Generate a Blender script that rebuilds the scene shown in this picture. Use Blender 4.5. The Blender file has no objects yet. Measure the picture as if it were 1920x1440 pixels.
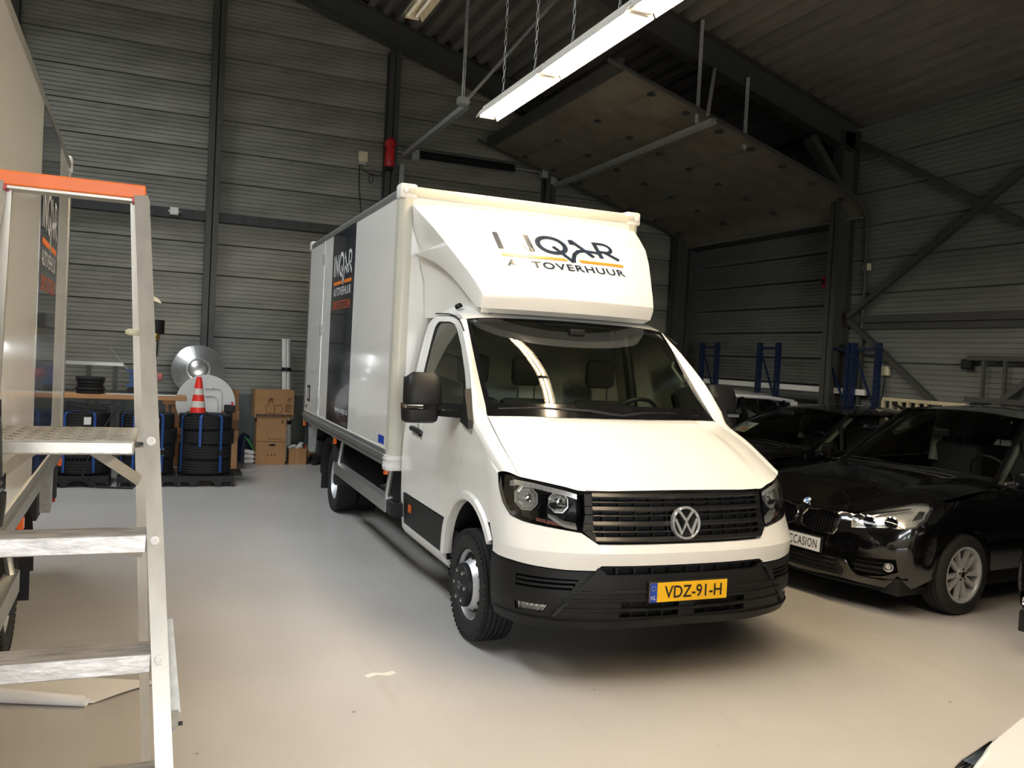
import bpy, bmesh, math, random
from mathutils import Vector, Matrix
from mathutils.geometry import delaunay_2d_cdt
random.seed(7)
scene = bpy.context.scene
COL = scene.collection
PI = math.pi

# ------------------------------------------------------------------ camera
cam_d = bpy.data.cameras.new('camera')
cam_d.sensor_fit = 'HORIZONTAL'; cam_d.sensor_width = 36.0
cam_d.lens = 36.0 * 1609.6 / 1920.0
cam_d.clip_start = 0.05; cam_d.clip_end = 200
cam = bpy.data.objects.new('camera', cam_d)
COL.objects.link(cam)
_r = Vector((0.92457, -0.37750, 0.05157)); _f = Vector((0.37927, 0.92480, -0.03009))
_u = _r.cross(_f).normalized(); _r = _f.cross(_u).normalized()
cam.matrix_world = Matrix(((_r.x, _u.x, -_f.x, -2.8451), (_r.y, _u.y, -_f.y, -4.1247), (_r.z, _u.z, -_f.z, 1.8107), (0, 0, 0, 1)))
scene.camera = cam

# ------------------------------------------------------------------ look
vs = scene.view_settings
vs.view_transform = 'Standard'; vs.look = 'None'; vs.gamma = 1.0
vs.use_curve_mapping = False
vs.exposure = 1.15

SKY = 6.7           # brightness of the overcast sky outside the gate and roof light
# ------------------------------------------------------------------ world: overcast daylight outside the hall
world = bpy.data.worlds.new('daylight'); scene.world = world
world.use_nodes = True
bg = world.node_tree.nodes['Background']
bg.inputs[0].default_value = (0.95, 0.975, 1.0, 1); bg.inputs[1].default_value = SKY

TUBE = 50.0          # radiance of the lit fluorescent tubes
# daylight entering through the open gate in the front wall
def area(name, loc, rot, sx, sy, power, col):
    d = bpy.data.lights.new(name, 'AREA'); d.shape = 'RECTANGLE'; d.size = sx; d.size_y = sy
    d.energy = power; d.color = col
    o = bpy.data.objects.new(name, d); COL.objects.link(o); o.location = loc; o.rotation_euler = rot
    return o
gate = area('gate_portal', (-2.4, -11.95, 2.0), (PI / 2, 0, 0), 5.2, 4.0, 1.0, (1, 1, 1))
gate.data.cycles.is_portal = True; _sk = area('roof_light_portal', (-5.2, 2.5, 7.92), (0, math.atan(0.30) * -1, 0), 1.42, 11.0, 1.0, (1, 1, 1)); _sk.data.cycles.is_portal = True   # guides the sampling of the sky seen through the gate

# ------------------------------------------------------------------ materials
def lin(c):
    return tuple((x / 12.92 if x <= 0.04045 else ((x + 0.055) / 1.055) ** 2.4) for x in c)
def rgb(r, g, b): return lin((r / 255., g / 255., b / 255.))
MATS = {}
def mat(name, col, rough=0.5, metal=0.0, var=0.06, scale=6.0, bump=0.0, bscale=60.0, coat=0.0, spec=0.5, stretch=None, rvar=0.0):
    m = bpy.data.materials.new(name); m.use_nodes = True; MATS[name] = m
    nt = m.node_tree; N = nt.nodes; L = nt.links; b = N['Principled BSDF']
    b.inputs['Roughness'].default_value = rough; b.inputs['Metallic'].default_value = metal
    b.inputs['Coat Weight'].default_value = coat; b.inputs['Coat Roughness'].default_value = 0.03
    b.inputs['Specular IOR Level'].default_value = spec
    tc = N.new('ShaderNodeTexCoord'); mp = N.new('ShaderNodeMapping')
    if stretch: mp.inputs['Scale'].default_value = stretch
    L.new(tc.outputs['Object'], mp.inputs[0])
    nz = N.new('ShaderNodeTexNoise'); nz.inputs['Scale'].default_value = scale; nz.inputs['Detail'].default_value = 4
    L.new(mp.outputs[0], nz.inputs['Vector'])
    rp = N.new('ShaderNodeValToRGB')
    a = [max(0, c * (1 - var * 2)) for c in col]; z = [min(1, c * (1 + var * 1.4)) for c in col]
    rp.color_ramp.elements[0].color = (*a, 1); rp.color_ramp.elements[1].color = (*z, 1)
    rp.color_ramp.elements[0].position = 0.25; rp.color_ramp.elements[1].position = 0.75
    L.new(nz.outputs['Fac'], rp.inputs[0]); L.new(rp.outputs[0], b.inputs['Base Color'])
    if rvar:
        mr = N.new('ShaderNodeMapRange'); mr.inputs[3].default_value = max(0.02, rough - rvar); mr.inputs[4].default_value = rough + rvar
        L.new(nz.outputs['Fac'], mr.inputs[0]); L.new(mr.outputs[0], b.inputs['Roughness'])
    if bump:
        n2 = N.new('ShaderNodeTexNoise'); n2.inputs['Scale'].default_value = bscale; n2.inputs['Detail'].default_value = 3
        L.new(mp.outputs[0], n2.inputs['Vector'])
        bp = N.new('ShaderNodeBump'); bp.inputs['Strength'].default_value = bump; bp.inputs['Distance'].default_value = 0.01
        L.new(n2.outputs['Fac'], bp.inputs['Height']); L.new(bp.outputs[0], b.inputs['Normal'])
    return m
def glass(name, tint, refl=1.0, rough=0.0):
    m = bpy.data.materials.new(name); m.use_nodes = True; MATS[name] = m
    nt = m.node_tree; N = nt.nodes; L = nt.links; N.remove(N['Principled BSDF'])
    tr = N.new('ShaderNodeBsdfTransparent'); tr.inputs[0].default_value = (*tint, 1)
    gl = N.new('ShaderNodeBsdfGlossy'); gl.inputs['Roughness'].default_value = rough; gl.inputs[0].default_value = (1, 1, 1, 1)
    fr = N.new('ShaderNodeFresnel'); fr.inputs[0].default_value = 1.0 + 0.5 * refl
    tc = N.new('ShaderNodeTexCoord'); nz = N.new('ShaderNodeTexNoise'); nz.inputs['Scale'].default_value = 1.3
    L.new(tc.outputs['Object'], nz.inputs['Vector'])
    bp = N.new('ShaderNodeBump'); bp.inputs['Strength'].default_value = 0.02; bp.inputs['Distance'].default_value = 0.05
    L.new(nz.outputs['Fac'], bp.inputs['Height']); L.new(bp.outputs[0], gl.inputs['Normal'])
    mx = N.new('ShaderNodeMixShader'); L.new(fr.outputs[0], mx.inputs[0]); L.new(tr.outputs[0], mx.inputs[1]); L.new(gl.outputs[0], mx.inputs[2])
    L.new(mx.outputs[0], N['Material Output'].inputs[0])
    return m
def emit(name, col, strength):
    m = bpy.data.materials.new(name); m.use_nodes = True; MATS[name] = m
    nt = m.node_tree; N = nt.nodes; N.remove(N['Principled BSDF'])
    e = N.new('ShaderNodeEmission'); e.inputs[0].default_value = (*col, 1); e.inputs[1].default_value = strength
    nt.links.new(e.outputs[0], N['Material Output'].inputs[0]); return m

M_paint = mat('white_paint', rgb(232, 231, 226), 0.28, var=0.01, coat=0.6)
M_paint2 = mat('white_gelcoat', rgb(236, 234, 228), 0.22, var=0.01, coat=0.5)
M_panel = mat('box_panel_white', rgb(236, 234, 228), 0.13, var=0.012, coat=0.35, spec=0.5)
M_alu = mat('anodised_aluminium', rgb(178, 180, 176), 0.38, metal=0.85, var=0.04)
M_alu_paint = mat('pale_grey_profile', rgb(196, 194, 180), 0.35, var=0.02)
M_cap = mat('plastic_corner_white', rgb(226, 224, 220), 0.45, var=0.02)
M_blackpl = mat('black_plastic', rgb(20, 21, 22), 0.5, var=0.06, bump=0.1, bscale=400, spec=0.3)
M_blackdeep = mat('black_void', rgb(10, 10, 11), 0.8, var=0.02)
M_gloss_black = mat('gloss_black', rgb(16, 16, 18), 0.12, var=0.02, coat=0.5)
M_darkmetal = mat('chassis_black', rgb(24, 24, 25), 0.6, var=0.1)
M_chrome = mat('chrome', rgb(215, 216, 218), 0.09, metal=1.0, var=0.01)
M_silver = mat('silver_wheel_paint', rgb(196, 198, 202), 0.32, metal=0.35, var=0.02)
M_rubber = mat('tyre_rubber', rgb(26, 26, 27), 0.75, var=0.1, scale=20, bump=0.15, bscale=90)
M_decal_navy = mat('navy_vinyl', rgb(28, 34, 44), 0.12, var=0.02, coat=0.4)
M_navy = mat('navy_print', rgb(34, 44, 60), 0.16, var=0.02)
M_orange = mat('orange_print', rgb(240, 128, 40), 0.35, var=0.02)
M_orange_dim = mat('brick_orange_print', rgb(205, 92, 52), 0.35, var=0.02)
M_white_print = mat('white_print', rgb(226, 226, 226), 0.35, var=0.02)
M_emblem = mat('satin_chrome', rgb(230, 231, 234), 0.16, metal=0.75, var=0.01)
M_reflector = mat('lamp_reflector', rgb(228, 226, 220), 0.2, metal=0.6, var=0.14, scale=60)
M_glass = glass('windscreen_glass', (0.80, 0.88, 0.83), 1.0)
M_glass_dark = glass('tinted_glass', (0.42, 0.47, 0.45), 1.0)
M_lens = glass('clear_lens', (0.93, 0.94, 0.95), 0.9)
M_amber = mat('amber_reflector', rgb(224, 98, 26), 0.2, var=0.05, coat=0.5)
M_red = mat('red_lens', rgb(170, 28, 22), 0.2, var=0.04, coat=0.5)
M_seat = mat('charcoal_seat_cloth', rgb(34, 35, 36), 0.9, var=0.1, scale=40)
M_trim = mat('grey_cabin_trim', rgb(176, 178, 170), 0.7, var=0.03)
M_dash = mat('grey_dashboard', rgb(112, 116, 112), 0.65, var=0.04)
M_plate_y = mat('yellow_plate', rgb(246, 190, 20), 0.35, var=0.02)
M_plate_blue = mat('plate_blue_band', rgb(24, 66, 170), 0.35, var=0.02)
M_ink = mat('black_print', rgb(16, 16, 17), 0.4, var=0.01)
M_blackpaint = mat('black_car_paint', rgb(9, 9, 10), 0.14, var=0.02, coat=1.0)

# ------------------------------------------------------------------ mesh helpers
def sm(x, a, b):
    t = min(1, max(0, (x - a) / (b - a))); return t * t * (3 - 2 * t)
def lerp(a, b, t): return a + (b - a) * t
def interp(x, tab):
    if x <= tab[0][0]: return tab[0][1]
    for (a, p), (b, q) in zip(tab[:-1], tab[1:]):
        if x <= b: return p + (q - p) * (x - a) / (b - a)
    return tab[-1][1]
class MB:
    def __init__(s): s.v = []; s.f = []
    def add(s, verts, faces, M=None):
        n = len(s.v)
        s.v += [tuple(M @ Vector(p)) if M is not None else tuple(p) for p in verts]
        s.f += [tuple(i + n for i in f) for f in faces]; return s
    def box(s, x0, x1, y0, y1, z0, z1, M=None, bev=0.0):
        if bev <= 0:
            v = [(x, y, z) for x in (x0, x1) for y in (y0, y1) for z in (z0, z1)]
            return s.add(v, [(0, 1, 3, 2), (4, 6, 7, 5), (0, 4, 5, 1), (2, 3, 7, 6), (0, 2, 6, 4), (1, 5, 7, 3)], M)
        bm = bmesh.new(); bmesh.ops.create_cube(bm, size=1)
        for w in bm.verts:
            w.co = Vector(((x0 + x1) / 2 + w.co.x * (x1 - x0), (y0 + y1) / 2 + w.co.y * (y1 - y0), (z0 + z1) / 2 + w.co.z * (z1 - z0)))
        bmesh.ops.bevel(bm, geom=bm.edges[:], offset=bev, segments=2, affect='EDGES', profile=0.5)
        bm.verts.index_update()
        s.add([w.co[:] for w in bm.verts], [[w.index for w in f.verts] for f in bm.faces], M); bm.free(); return s
    def tube(s, pts, r, n=8, closed=False, cap=True):
        pts = [Vector(p) for p in pts]; rs = r if isinstance(r, (list, tuple)) else [r] * len(pts)
        base = len(s.v); m = len(pts); up = Vector((0, 0, 1))
        for i, p in enumerate(pts):
            a = pts[(i - 1) % m] if (closed or i > 0) else p; b = pts[(i + 1) % m] if (closed or i < m - 1) else p
            d = (b - a).normalized()
            if i == 0:
                t = Vector((0, 0, 1)) if abs(d.z) < 0.9 else Vector((1, 0, 0)); up = (t - d * t.dot(d)).normalized()
            else:
                up = up - d * up.dot(d)
                up = up.normalized() if up.length > 1e-6 else d.orthogonal().normalized()
            sd = d.cross(up)
            for k in range(n):
                an = 2 * PI * k / n; s.v.append(tuple(p + (up * math.cos(an) + sd * math.sin(an)) * rs[i]))
        for i in range(m if closed else m - 1):
            j = (i + 1) % m
            for k in range(n):
                s.f.append((base + i * n + k, base + i * n + (k + 1) % n, base + j * n + (k + 1) % n, base + j * n + k))
        if cap and not closed:
            s.f.append(tuple(base + k for k in range(n))[::-1]); s.f.append(tuple(base + (m - 1) * n + k for k in range(n)))
        return s
    def lathe(s, prof, n=32, M=None, closed=False):
        # prof: (r, h) around local Z
        base = []; v = []
        for (r, h) in prof:
            for k in range(n):
                a = 2 * PI * k / n; v.append((r * math.cos(a), r * math.sin(a), h))
        f = []; m = len(prof)
        for i in range(m if closed else m - 1):
            j = (i + 1) % m
            for k in range(n): f.append((i * n + k, i * n + (k + 1) % n, j * n + (k + 1) % n, j * n + k))
        return s.add(v, f, M)
    def disc(s, r, h, n=32, M=None):
        return s.add([(r * math.cos(2 * PI * k / n), r * math.sin(2 * PI * k / n), h) for k in range(n)], [tuple(range(n))], M)
    def prism(s, poly, a, b, axis='z', M=None):
        n = len(poly)
        def P(p, h): return {'z': (p[0], p[1], h), 'y': (p[0], h, p[1]), 'x': (h, p[0], p[1])}[axis]
        v = [P(p, a) for p in poly] + [P(p, b) for p in poly]
        return s.add(v, [tuple(range(n))[::-1], tuple(range(n, 2 * n))] + [(i, (i + 1) % n, n + (i + 1) % n, n + i) for i in range(n)], M)
    def grid(s, rows, M=None, closed_u=False):
        n = len(rows[0]); v = [p for r in rows for p in r]; f = []
        for i in range(len(rows) - 1):
            for k in range(n if closed_u else n - 1):
                f.append((i * n + k, i * n + (k + 1) % n, (i + 1) * n + (k + 1) % n, (i + 1) * n + k))
        return s.add(v, f, M)
    def beam(s, a, b, w, h, up=(0, 0, 1)):
        a = Vector(a); b = Vector(b); d = (b - a); l = d.length; d.normalize()
        u = Vector(up); u = (u - d * u.dot(d)); u = u.normalized() if u.length > 1e-5 else d.orthogonal().normalized()
        t = d.cross(u)
        M = Matrix((( d.x, t.x, u.x, a.x), (d.y, t.y, u.y, a.y), (d.z, t.z, u.z, a.z), (0, 0, 0, 1)))
        return s.box(0, l, -w / 2, w / 2, -h / 2, h / 2, M)
    def build(s, name, m, parent=None, smooth=False, loc=None, auto=None, fixn=True):
        me = bpy.data.meshes.new(name); me.from_pydata(s.v, [], s.f); me.update()
        if fixn:
            bm = bmesh.new(); bm.from_mesh(me); bmesh.ops.remove_doubles(bm, verts=bm.verts, dist=1e-5)
            bmesh.ops.recalc_face_normals(bm, faces=bm.faces); bm.to_mesh(me); bm.free()
        me.materials.append(m)
        if smooth: smooth_mesh(me, auto or 35)
        o = bpy.data.objects.new(name, me); COL.objects.link(o)
        if parent is not None: o.parent = parent
        if loc is not None: o.location = loc
        return o
def smooth_mesh(me, ang):
    me.shade_smooth()
    try: me.set_sharp_from_angle(angle=math.radians(ang))
    except Exception: pass
def empty(name, loc=(0, 0, 0), rz=0.0, label=None, cat=None, group=None):
    o = bpy.data.objects.new(name, None); COL.objects.link(o); o.location = loc; o.rotation_euler = (0, 0, rz)
    o.empty_display_size = 0.1
    if label: tag(o, label, cat, group)
    return o
def tag(o, label, cat, group=None, kind=None):
    o['label'] = label; o['category'] = cat
    if group: o['group'] = group
    if kind: o['kind'] = kind
    return o
def struct(o): o['kind'] = 'structure'; return o
def dup(o, parent=None):
    c = o.copy(); COL.objects.link(c); c.parent = parent
    for ch in list(o.children): dup(ch, c)
    return c
# 2-D region (outline + holes) filled with a triangulated grid and mapped onto a surface
def inside(p, poly):
    x, y = p; c = False; n = len(poly)
    for i in range(n):
        x1, y1 = poly[i]; x2, y2 = poly[i - 1]
        if (y1 > y) != (y2 > y) and x < (x2 - x1) * (y - y1) / (y2 - y1) + x1: c = not c
    return c
def dens(poly, step):
    out = []
    n = len(poly)
    for i in range(n):
        a = poly[i]; b = poly[(i + 1) % n]; L = math.hypot(b[0] - a[0], b[1] - a[1]); k = max(1, int(math.ceil(L / step)))
        for j in range(k): out.append((a[0] + (b[0] - a[0]) * j / k, a[1] + (b[1] - a[1]) * j / k))
    return out
def patch(outline, holes=(), fmap=lambda u, v: (u, 0, v), step=0.05, thick=0.0, inward=None, lines=()):
    out = dens(outline, step); hs = [dens(h, step) for h in holes]
    pts = [Vector(p) for p in out]; edges = []
    def ring(lo, n): return [(lo + i, lo + (i + 1) % n) for i in range(n)]
    edges += ring(0, len(out))
    for h in hs:
        lo = len(pts); pts += [Vector(p) for p in h]; edges += ring(lo, len(h))
    bnd = [(p.x, p.y) for p in pts]
    xs = [p[0] for p in out]; ys = [p[1] for p in out]
    vs_ = sorted(set([round(min(ys) + step * i, 5) for i in range(int((max(ys) - min(ys)) / step) + 2)] + list(lines)))
    x = min(xs) + step * 0.5
    while x < max(xs):
        for y in vs_:
            if inside((x, y), out) and not any(inside((x, y), h) for h in hs):
                if min((x - q[0]) ** 2 + (y - q[1]) ** 2 for q in bnd) > (step * 0.35) ** 2: pts.append(Vector((x, y)))
        x += step
    r = delaunay_2d_cdt(pts, edges, [], 0, 1e-6)
    V, F = r[0], r[2]; mb = MB(); F2 = []
    for f in F:
        cx = sum(V[i].x for i in f) / len(f); cy = sum(V[i].y for i in f) / len(f)
        if inside((cx, cy), out) and not any(inside((cx, cy), h) for h in hs): F2.append(tuple(f))
    mb.add([fmap(p.x, p.y) for p in V], F2)
    if thick and inward is not None:
        n = len(mb.v); cnt = {}
        mb.v += [inward(v, thick) for v in mb.v[:n]]
        for f in F2:
            for i in range(len(f)):
                a, b = f[i], f[(i + 1) % len(f)]; cnt[(a, b)] = 1
        back = [tuple(i + n for i in f[::-1]) for f in F2]
        rim = [(b, a, a + n, b + n) for (a, b) in cnt if (b, a) not in cnt]
        mb.f += back + rim
    return mb
def coons(F, B, Lc, Rc, nu, nv, bulge=None):
    # F: front curve(u) v=0, B: back v=1, Lc(v) u=0, Rc(v) u=1 -> rows of points
    rows = []
    for j in range(nv + 1):
        v = j / nv; row = []
        for i in range(nu + 1):
            u = i / nu
            p = (1 - v) * F(u) + v * B(u) + (1 - u) * Lc(v) + u * Rc(v) - ((1 - u) * (1 - v) * F(0) + u * (1 - v) * F(1) + (1 - u) * v * B(0) + u * v * B(1))
            if bulge: p = p + bulge(u, v)
            row.append(tuple(p))
        rows.append(row)
    return rows
def curve(pts):
    P = [Vector(p) for p in pts]; n = len(P)
    D = [0.0]
    for a, b in zip(P[:-1], P[1:]): D.append(D[-1] + (b - a).length)
    def f(t):
        d = t * D[-1]
        for i in range(n - 1):
            if d <= D[i + 1] + 1e-9 or i == n - 2:
                tt = (d - D[i]) / max(1e-9, D[i + 1] - D[i]); tt = min(1, max(0, tt))
                p0 = P[i - 1] if i > 0 else P[i] * 2 - P[i + 1]; p1 = P[i]; p2 = P[i + 1]; p3 = P[i + 2] if i + 2 < n else P[i + 1] * 2 - P[i]
                return 0.5 * ((2 * p1) + (p2 - p0) * tt + (2 * p0 - 5 * p1 + 4 * p2 - p3) * tt ** 2 + (3 * p1 - p0 - 3 * p2 + p3) * tt ** 3)
    return f
def mirx(pts): return [(-p[0],) + tuple(p[1:]) for p in pts]
# lettering as flat mesh: list of verts/faces in x (right), y (up)
def text2d(txt, size=1.0, bold=0.0, space=1.0):
    cu = bpy.data.curves.new('lettering', 'FONT'); cu.body = txt; cu.size = size; cu.offset = bold; cu.space_character = space
    cu.resolution_u = 3
    o = bpy.data.objects.new('lettering', cu); COL.objects.link(o)
    dg = bpy.context.evaluated_depsgraph_get(); me = o.evaluated_get(dg).to_mesh()
    v = [tuple(p.co)[:2] for p in me.vertices]; f = [tuple(q.vertices) for q in me.polygons]
    o.evaluated_get(dg).to_mesh_clear(); bpy.data.objects.remove(o); bpy.data.curves.remove(cu)
    return v, f
def fit2d(vf, x0, x1, y0, y1):
    v, f = vf; ax = min(p[0] for p in v); bx = max(p[0] for p in v); ay = min(p[1] for p in v); by = max(p[1] for p in v)
    return [(x0 + (p[0] - ax) / (bx - ax) * (x1 - x0), y0 + (p[1] - ay) / (by - ay) * (y1 - y0)) for p in v], f
def ribbon(pts, w):
    # flat stroke polygon strip of width w along polyline
    P = [Vector(p) for p in pts]; n = len(P); v = []; f = []
    for i in range(n):
        a = P[max(0, i - 1)]; b = P[min(n - 1, i + 1)]; d = (b - a).normalized(); nn = Vector((-d.y, d.x))
        if 0 < i < n - 1:
            d1 = (P[i] - P[i - 1]).normalized(); k = min(2.2, 1 / max(0.35, abs(nn.dot(Vector((-d1.y, d1.x))))))
        else: k = 1
        v += [tuple(P[i] + nn * w / 2 * k), tuple(P[i] - nn * w / 2 * k)]
    for i in range(n - 1): f.append((2 * i, 2 * i + 1, 2 * i + 3, 2 * i + 2))
    return v, f
def decal(vf, fmap, name, m, parent):
    mb = MB(); v, f = vf; mb.add([fmap(*p) for p in v], f)
    return mb.build(name, m, parent, fixn=False)
def join2d(*vfs):
    V = []; F = []
    for v, f in vfs:
        n = len(V); V += v; F += [tuple(i + n for i in q) for q in f]
    return V, F
def logo_inqar():
    w = 0.19; S = []
    S.append(ribbon([(0, 0), (0, 1)], w))
    S.append(ribbon([(0.42, 0), (0.42, 1)], w)); S.append(ribbon([(0.42, 1), (1.12, 0.0)], w)); S.append(ribbon([(1.12, 0), (1.12, 1)], w))
    S.append(ribbon([(1.98 + 0.52 * math.cos(a), 0.5 + 0.48 * math.sin(a)) for a in [2 * PI * k / 28 for k in range(29)]], w))
    S.append(ribbon([(2.0, 0.42), (2.2, 0.12), (2.56, -0.45)], w * 0.85))
    S.append(ribbon([(2.56, -0.45), (2.62, -0.2), (2.74, 0.06), (2.95, 0.27), (3.25, 0.36), (3.6, 0.33), (3.95, 0.27)], w * 0.85))
    S.append(ribbon([(2.84, 0.68), (2.86, 0.98)], w)); S.append(ribbon([(2.86, 0.96), (3.52, 0.0)], w))
    S.append(ribbon([(3.86, 0), (3.86, 1)], w))
    S.append(ribbon([(3.86, 0.95), (4.2, 0.95)] + [(4.2 + 0.3 * math.sin(a), 0.68 + 0.27 * math.cos(a)) for a in [PI * k / 8 for k in range(1, 9)]] + [(3.9, 0.41)], w * 0.8))
    S.append(ribbon([(4.12, 0.42), (4.62, 0.0)], w))
    return join2d(*S)
def logo_bar():
    def strip(x0, x1, x2, x3, n=12):
        v = [(lerp(x0, x1, k / n), -0.42) for k in range(n + 1)] + [(lerp(x2, x3, k / n), -0.26) for k in range(n + 1)]
        return v, [(k, k + 1, n + 2 + k, n + 1 + k) for k in range(n)]
    return join2d(strip(-0.06, 2.34, -0.06, 2.26), strip(2.86, 4.68, 2.80, 4.68))
# ================================================================== THE HALL
M_floor = mat('epoxy_floor', rgb(186, 183, 179), 0.33, var=0.05, scale=0.9, bump=0.03, bscale=30, rvar=0.06)
def _floor_dirt(m):
    nt = m.node_tree; N = nt.nodes; L = nt.links; b = N['Principled BSDF']
    src = b.inputs['Base Color'].links[0].from_socket
    tc = N.new('ShaderNodeTexCoord')
    vo = N.new('ShaderNodeTexVoronoi'); vo.inputs['Scale'].default_value = 3.2; vo.inputs['Randomness'].default_value = 1
    L.new(tc.outputs['Object'], vo.inputs['Vector'])
    cr = N.new('ShaderNodeValToRGB'); cr.color_ramp.elements[0].position = 0.02; cr.color_ramp.elements[1].position = 0.045
    cr.color_ramp.elements[0].color = (1, 1, 1, 1); cr.color_ramp.elements[1].color = (0, 0, 0, 1)
    L.new(vo.outputs['Distance'], cr.inputs[0])
    mx = N.new('ShaderNodeMixRGB'); mx.inputs[2].default_value = (*rgb(92, 80, 70), 1)
    mu = N.new('ShaderNodeMath'); mu.operation = 'MULTIPLY'; mu.inputs[1].default_value = 0.75
    L.new(cr.outputs[0], mu.inputs[0]); L.new(mu.outputs[0], mx.inputs[0]); L.new(src, mx.inputs[1])
    mp = N.new('ShaderNodeMapping'); mp.inputs['Scale'].default_value = (1.0, 0.12, 1); mp.inputs['Rotation'].default_value = (0, 0, 0.9)
    L.new(tc.outputs['Object'], mp.inputs[0])
    nz = N.new('ShaderNodeTexNoise'); nz.inputs['Scale'].default_value = 5; nz.inputs['Detail'].default_value = 6
    L.new(mp.outputs[0], nz.inputs['Vector'])
    c2 = N.new('ShaderNodeValToRGB'); c2.color_ramp.elements[0].position = 0.62; c2.color_ramp.elements[1].position = 0.78
    c2.color_ramp.elements[0].color = (0, 0, 0, 1); c2.color_ramp.elements[1].color = (0.22, 0.22, 0.22, 1)
    L.new(nz.outputs['Fac'], c2.inputs[0])
    m2 = N.new('ShaderNodeMixRGB'); m2.inputs[2].default_value = (*rgb(120, 108, 96), 1)
    L.new(c2.outputs[0], m2.inputs[0]); L.new(mx.outputs[0], m2.inputs[1]); L.new(m2.outputs[0], b.inputs['Base Color'])
_floor_dirt(M_floor)
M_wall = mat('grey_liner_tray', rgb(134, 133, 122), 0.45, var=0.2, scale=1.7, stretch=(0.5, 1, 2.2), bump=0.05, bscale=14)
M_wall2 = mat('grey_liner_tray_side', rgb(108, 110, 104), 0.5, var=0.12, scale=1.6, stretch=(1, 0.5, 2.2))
M_plinth = mat('painted_concrete_plinth', rgb(92, 97, 92), 0.7, var=0.08, scale=3)
M_steel = mat('grey_painted_steel', rgb(66, 66, 62), 0.5, var=0.06, scale=4)
M_roof = mat('roof_deck', rgb(112, 108, 102), 0.55, var=0.1, scale=2, stretch=(1, 0.3, 1))
M_doorskin = mat('door_inner_skin', rgb(118, 110, 95), 0.55, var=0.16, scale=2.5)
M_galv = mat('galvanised_steel', rgb(176, 178, 176), 0.45, metal=0.35, var=0.12, scale=40)
M_tray = mat('dark_cable_tray', rgb(58, 60, 58), 0.6, var=0.08)
M_cream = mat('cream_plastic', rgb(214, 204, 172), 0.5, var=0.03)
M_redpl = mat('red_plastic', rgb(190, 30, 34), 0.4, var=0.05)
M_cable = mat('black_cable', rgb(16, 16, 17), 0.6, var=0.03)
M_white_pl = mat('white_plastic', rgb(226, 224, 216), 0.45, var=0.02)

XW = 6.30; YB = 10.0; YF = -12.0; XL = -13.0; RID = (XW + XL) / 2; SL = 0.30; ZE = 5.40
def zroof(x): return ZE + SL * (XW - x) if x > RID else ZE + SL * (x - XL)

fl = MB().box(XL - .3, XW + .6, YF - 3, YB + .3, -0.2, 0).build('floor', M_floor); struct(fl)
M_yard = mat('paved_yard', rgb(120, 118, 114), 0.8, var=0.1)
struct(MB().box(-40, 40, -60, YF - 2.9, -.25, -.05).build('floor_yard', M_yard))
# painted scuff on the floor and a torn scrap of white tape
sc = MB().add([(-1.72, 0.50, .001), (-1.66, 0.53, .001), (-1.60, 0.50, .001), (-1.55, 0.53, .001), (-1.56, 0.57, .001), (-1.62, 0.55, .001), (-1.68, 0.57, .001), (-1.73, 0.54, .001)],
              [(0, 1, 6, 7), (1, 2, 5, 6), (2, 3, 4, 5)]).build('tape_scrap', M_white_pl)
tag(sc, 'torn scrap of white tape lying on the open floor beside the front wheel', 'tape scrap')

# --- liner tray panel: horizontal tray with fine ribs, seam recessed
H = 0.478
def tray_mesh(L, axis, m, h=H):
    prof = [(0.035, 0.0), (0.0, 0.012)]; n = 7
    for k in range(1, n):
        z = 0.012 + (h - 0.024) * k / n
        prof += [(0.0, z - 0.006), (0.012, z - 0.004), (0.012, z + 0.004), (0.0, z + 0.006)]
    prof += [(0.0, h - 0.012), (0.035, h)]
    mb = MB()
    if axis == 'x': mb.grid([[(x, d, z) for (d, z) in prof] for x in (0, L)])
    else: mb.grid([[(d, y, z) for (d, z) in prof] for y in (0, L)])
    me = bpy.data.meshes.new('tray'); me.from_pydata(mb.v, [], mb.f); me.update(); me.materials.append(m)
    return me
wb = struct(MB().box(XL, XW, YB + .04, YB + .3, 0, 8.6).build('wall_back', M_plinth))
pl_ = MB().box(XL, XW, YB - .02, YB + .03, 0, 1.02).build('plinth', M_plinth, wb)
colx = [-10.4, -7.67, -4.94, -2.20, 0.52, 3.40, XW]
for c0, c1 in zip(colx[:-1], colx[1:]):
    me = tray_mesh(c1 - c0, 'x', M_wall)
    for k in range(15):
        z = 1.02 + (-.09) + k * H + 0.0
        z = 0.945 + k * H
        xm = (c0 + c1) / 2
        if z > zroof(c1 if c1 > RID else c0) + 0.9: continue
        o = bpy.data.objects.new('wall_panel', me); COL.objects.link(o); o.parent = wb; o.location = (c0, YB - .0, z)
wr = struct(MB().box(XW + .04, XW + .3, YF, 5.75, 0, ZE + .25).build('wall_right', M_plinth))
for c0, c1 in ((2.9, 5.75), (0.05, 2.9), (-2.8, 0.05), (-5.65, -2.8), (-8.5, -5.65)):
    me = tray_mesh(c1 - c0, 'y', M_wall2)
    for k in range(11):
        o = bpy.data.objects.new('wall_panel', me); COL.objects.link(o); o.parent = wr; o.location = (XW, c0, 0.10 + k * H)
MB().box(XW - .0, XW + .3, 5.75, YB, 4.05, ZE + .25).build('door_lintel', M_steel, wr)
struct(MB().box(XL - .3, XL, YF, YB, 0, ZE + .3).build('wall_left', M_wall))
wf = MB()
wf.box(XL, -5.0, YF - .3, YF, 0, 8.5); wf.box(0.2, XW, YF - .3, YF, 0, 8.5); wf.box(-5.0, 0.2, YF - .3, YF, 4.0, 8.5)
struct(wf.build('wall_front', M_wall))
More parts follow.
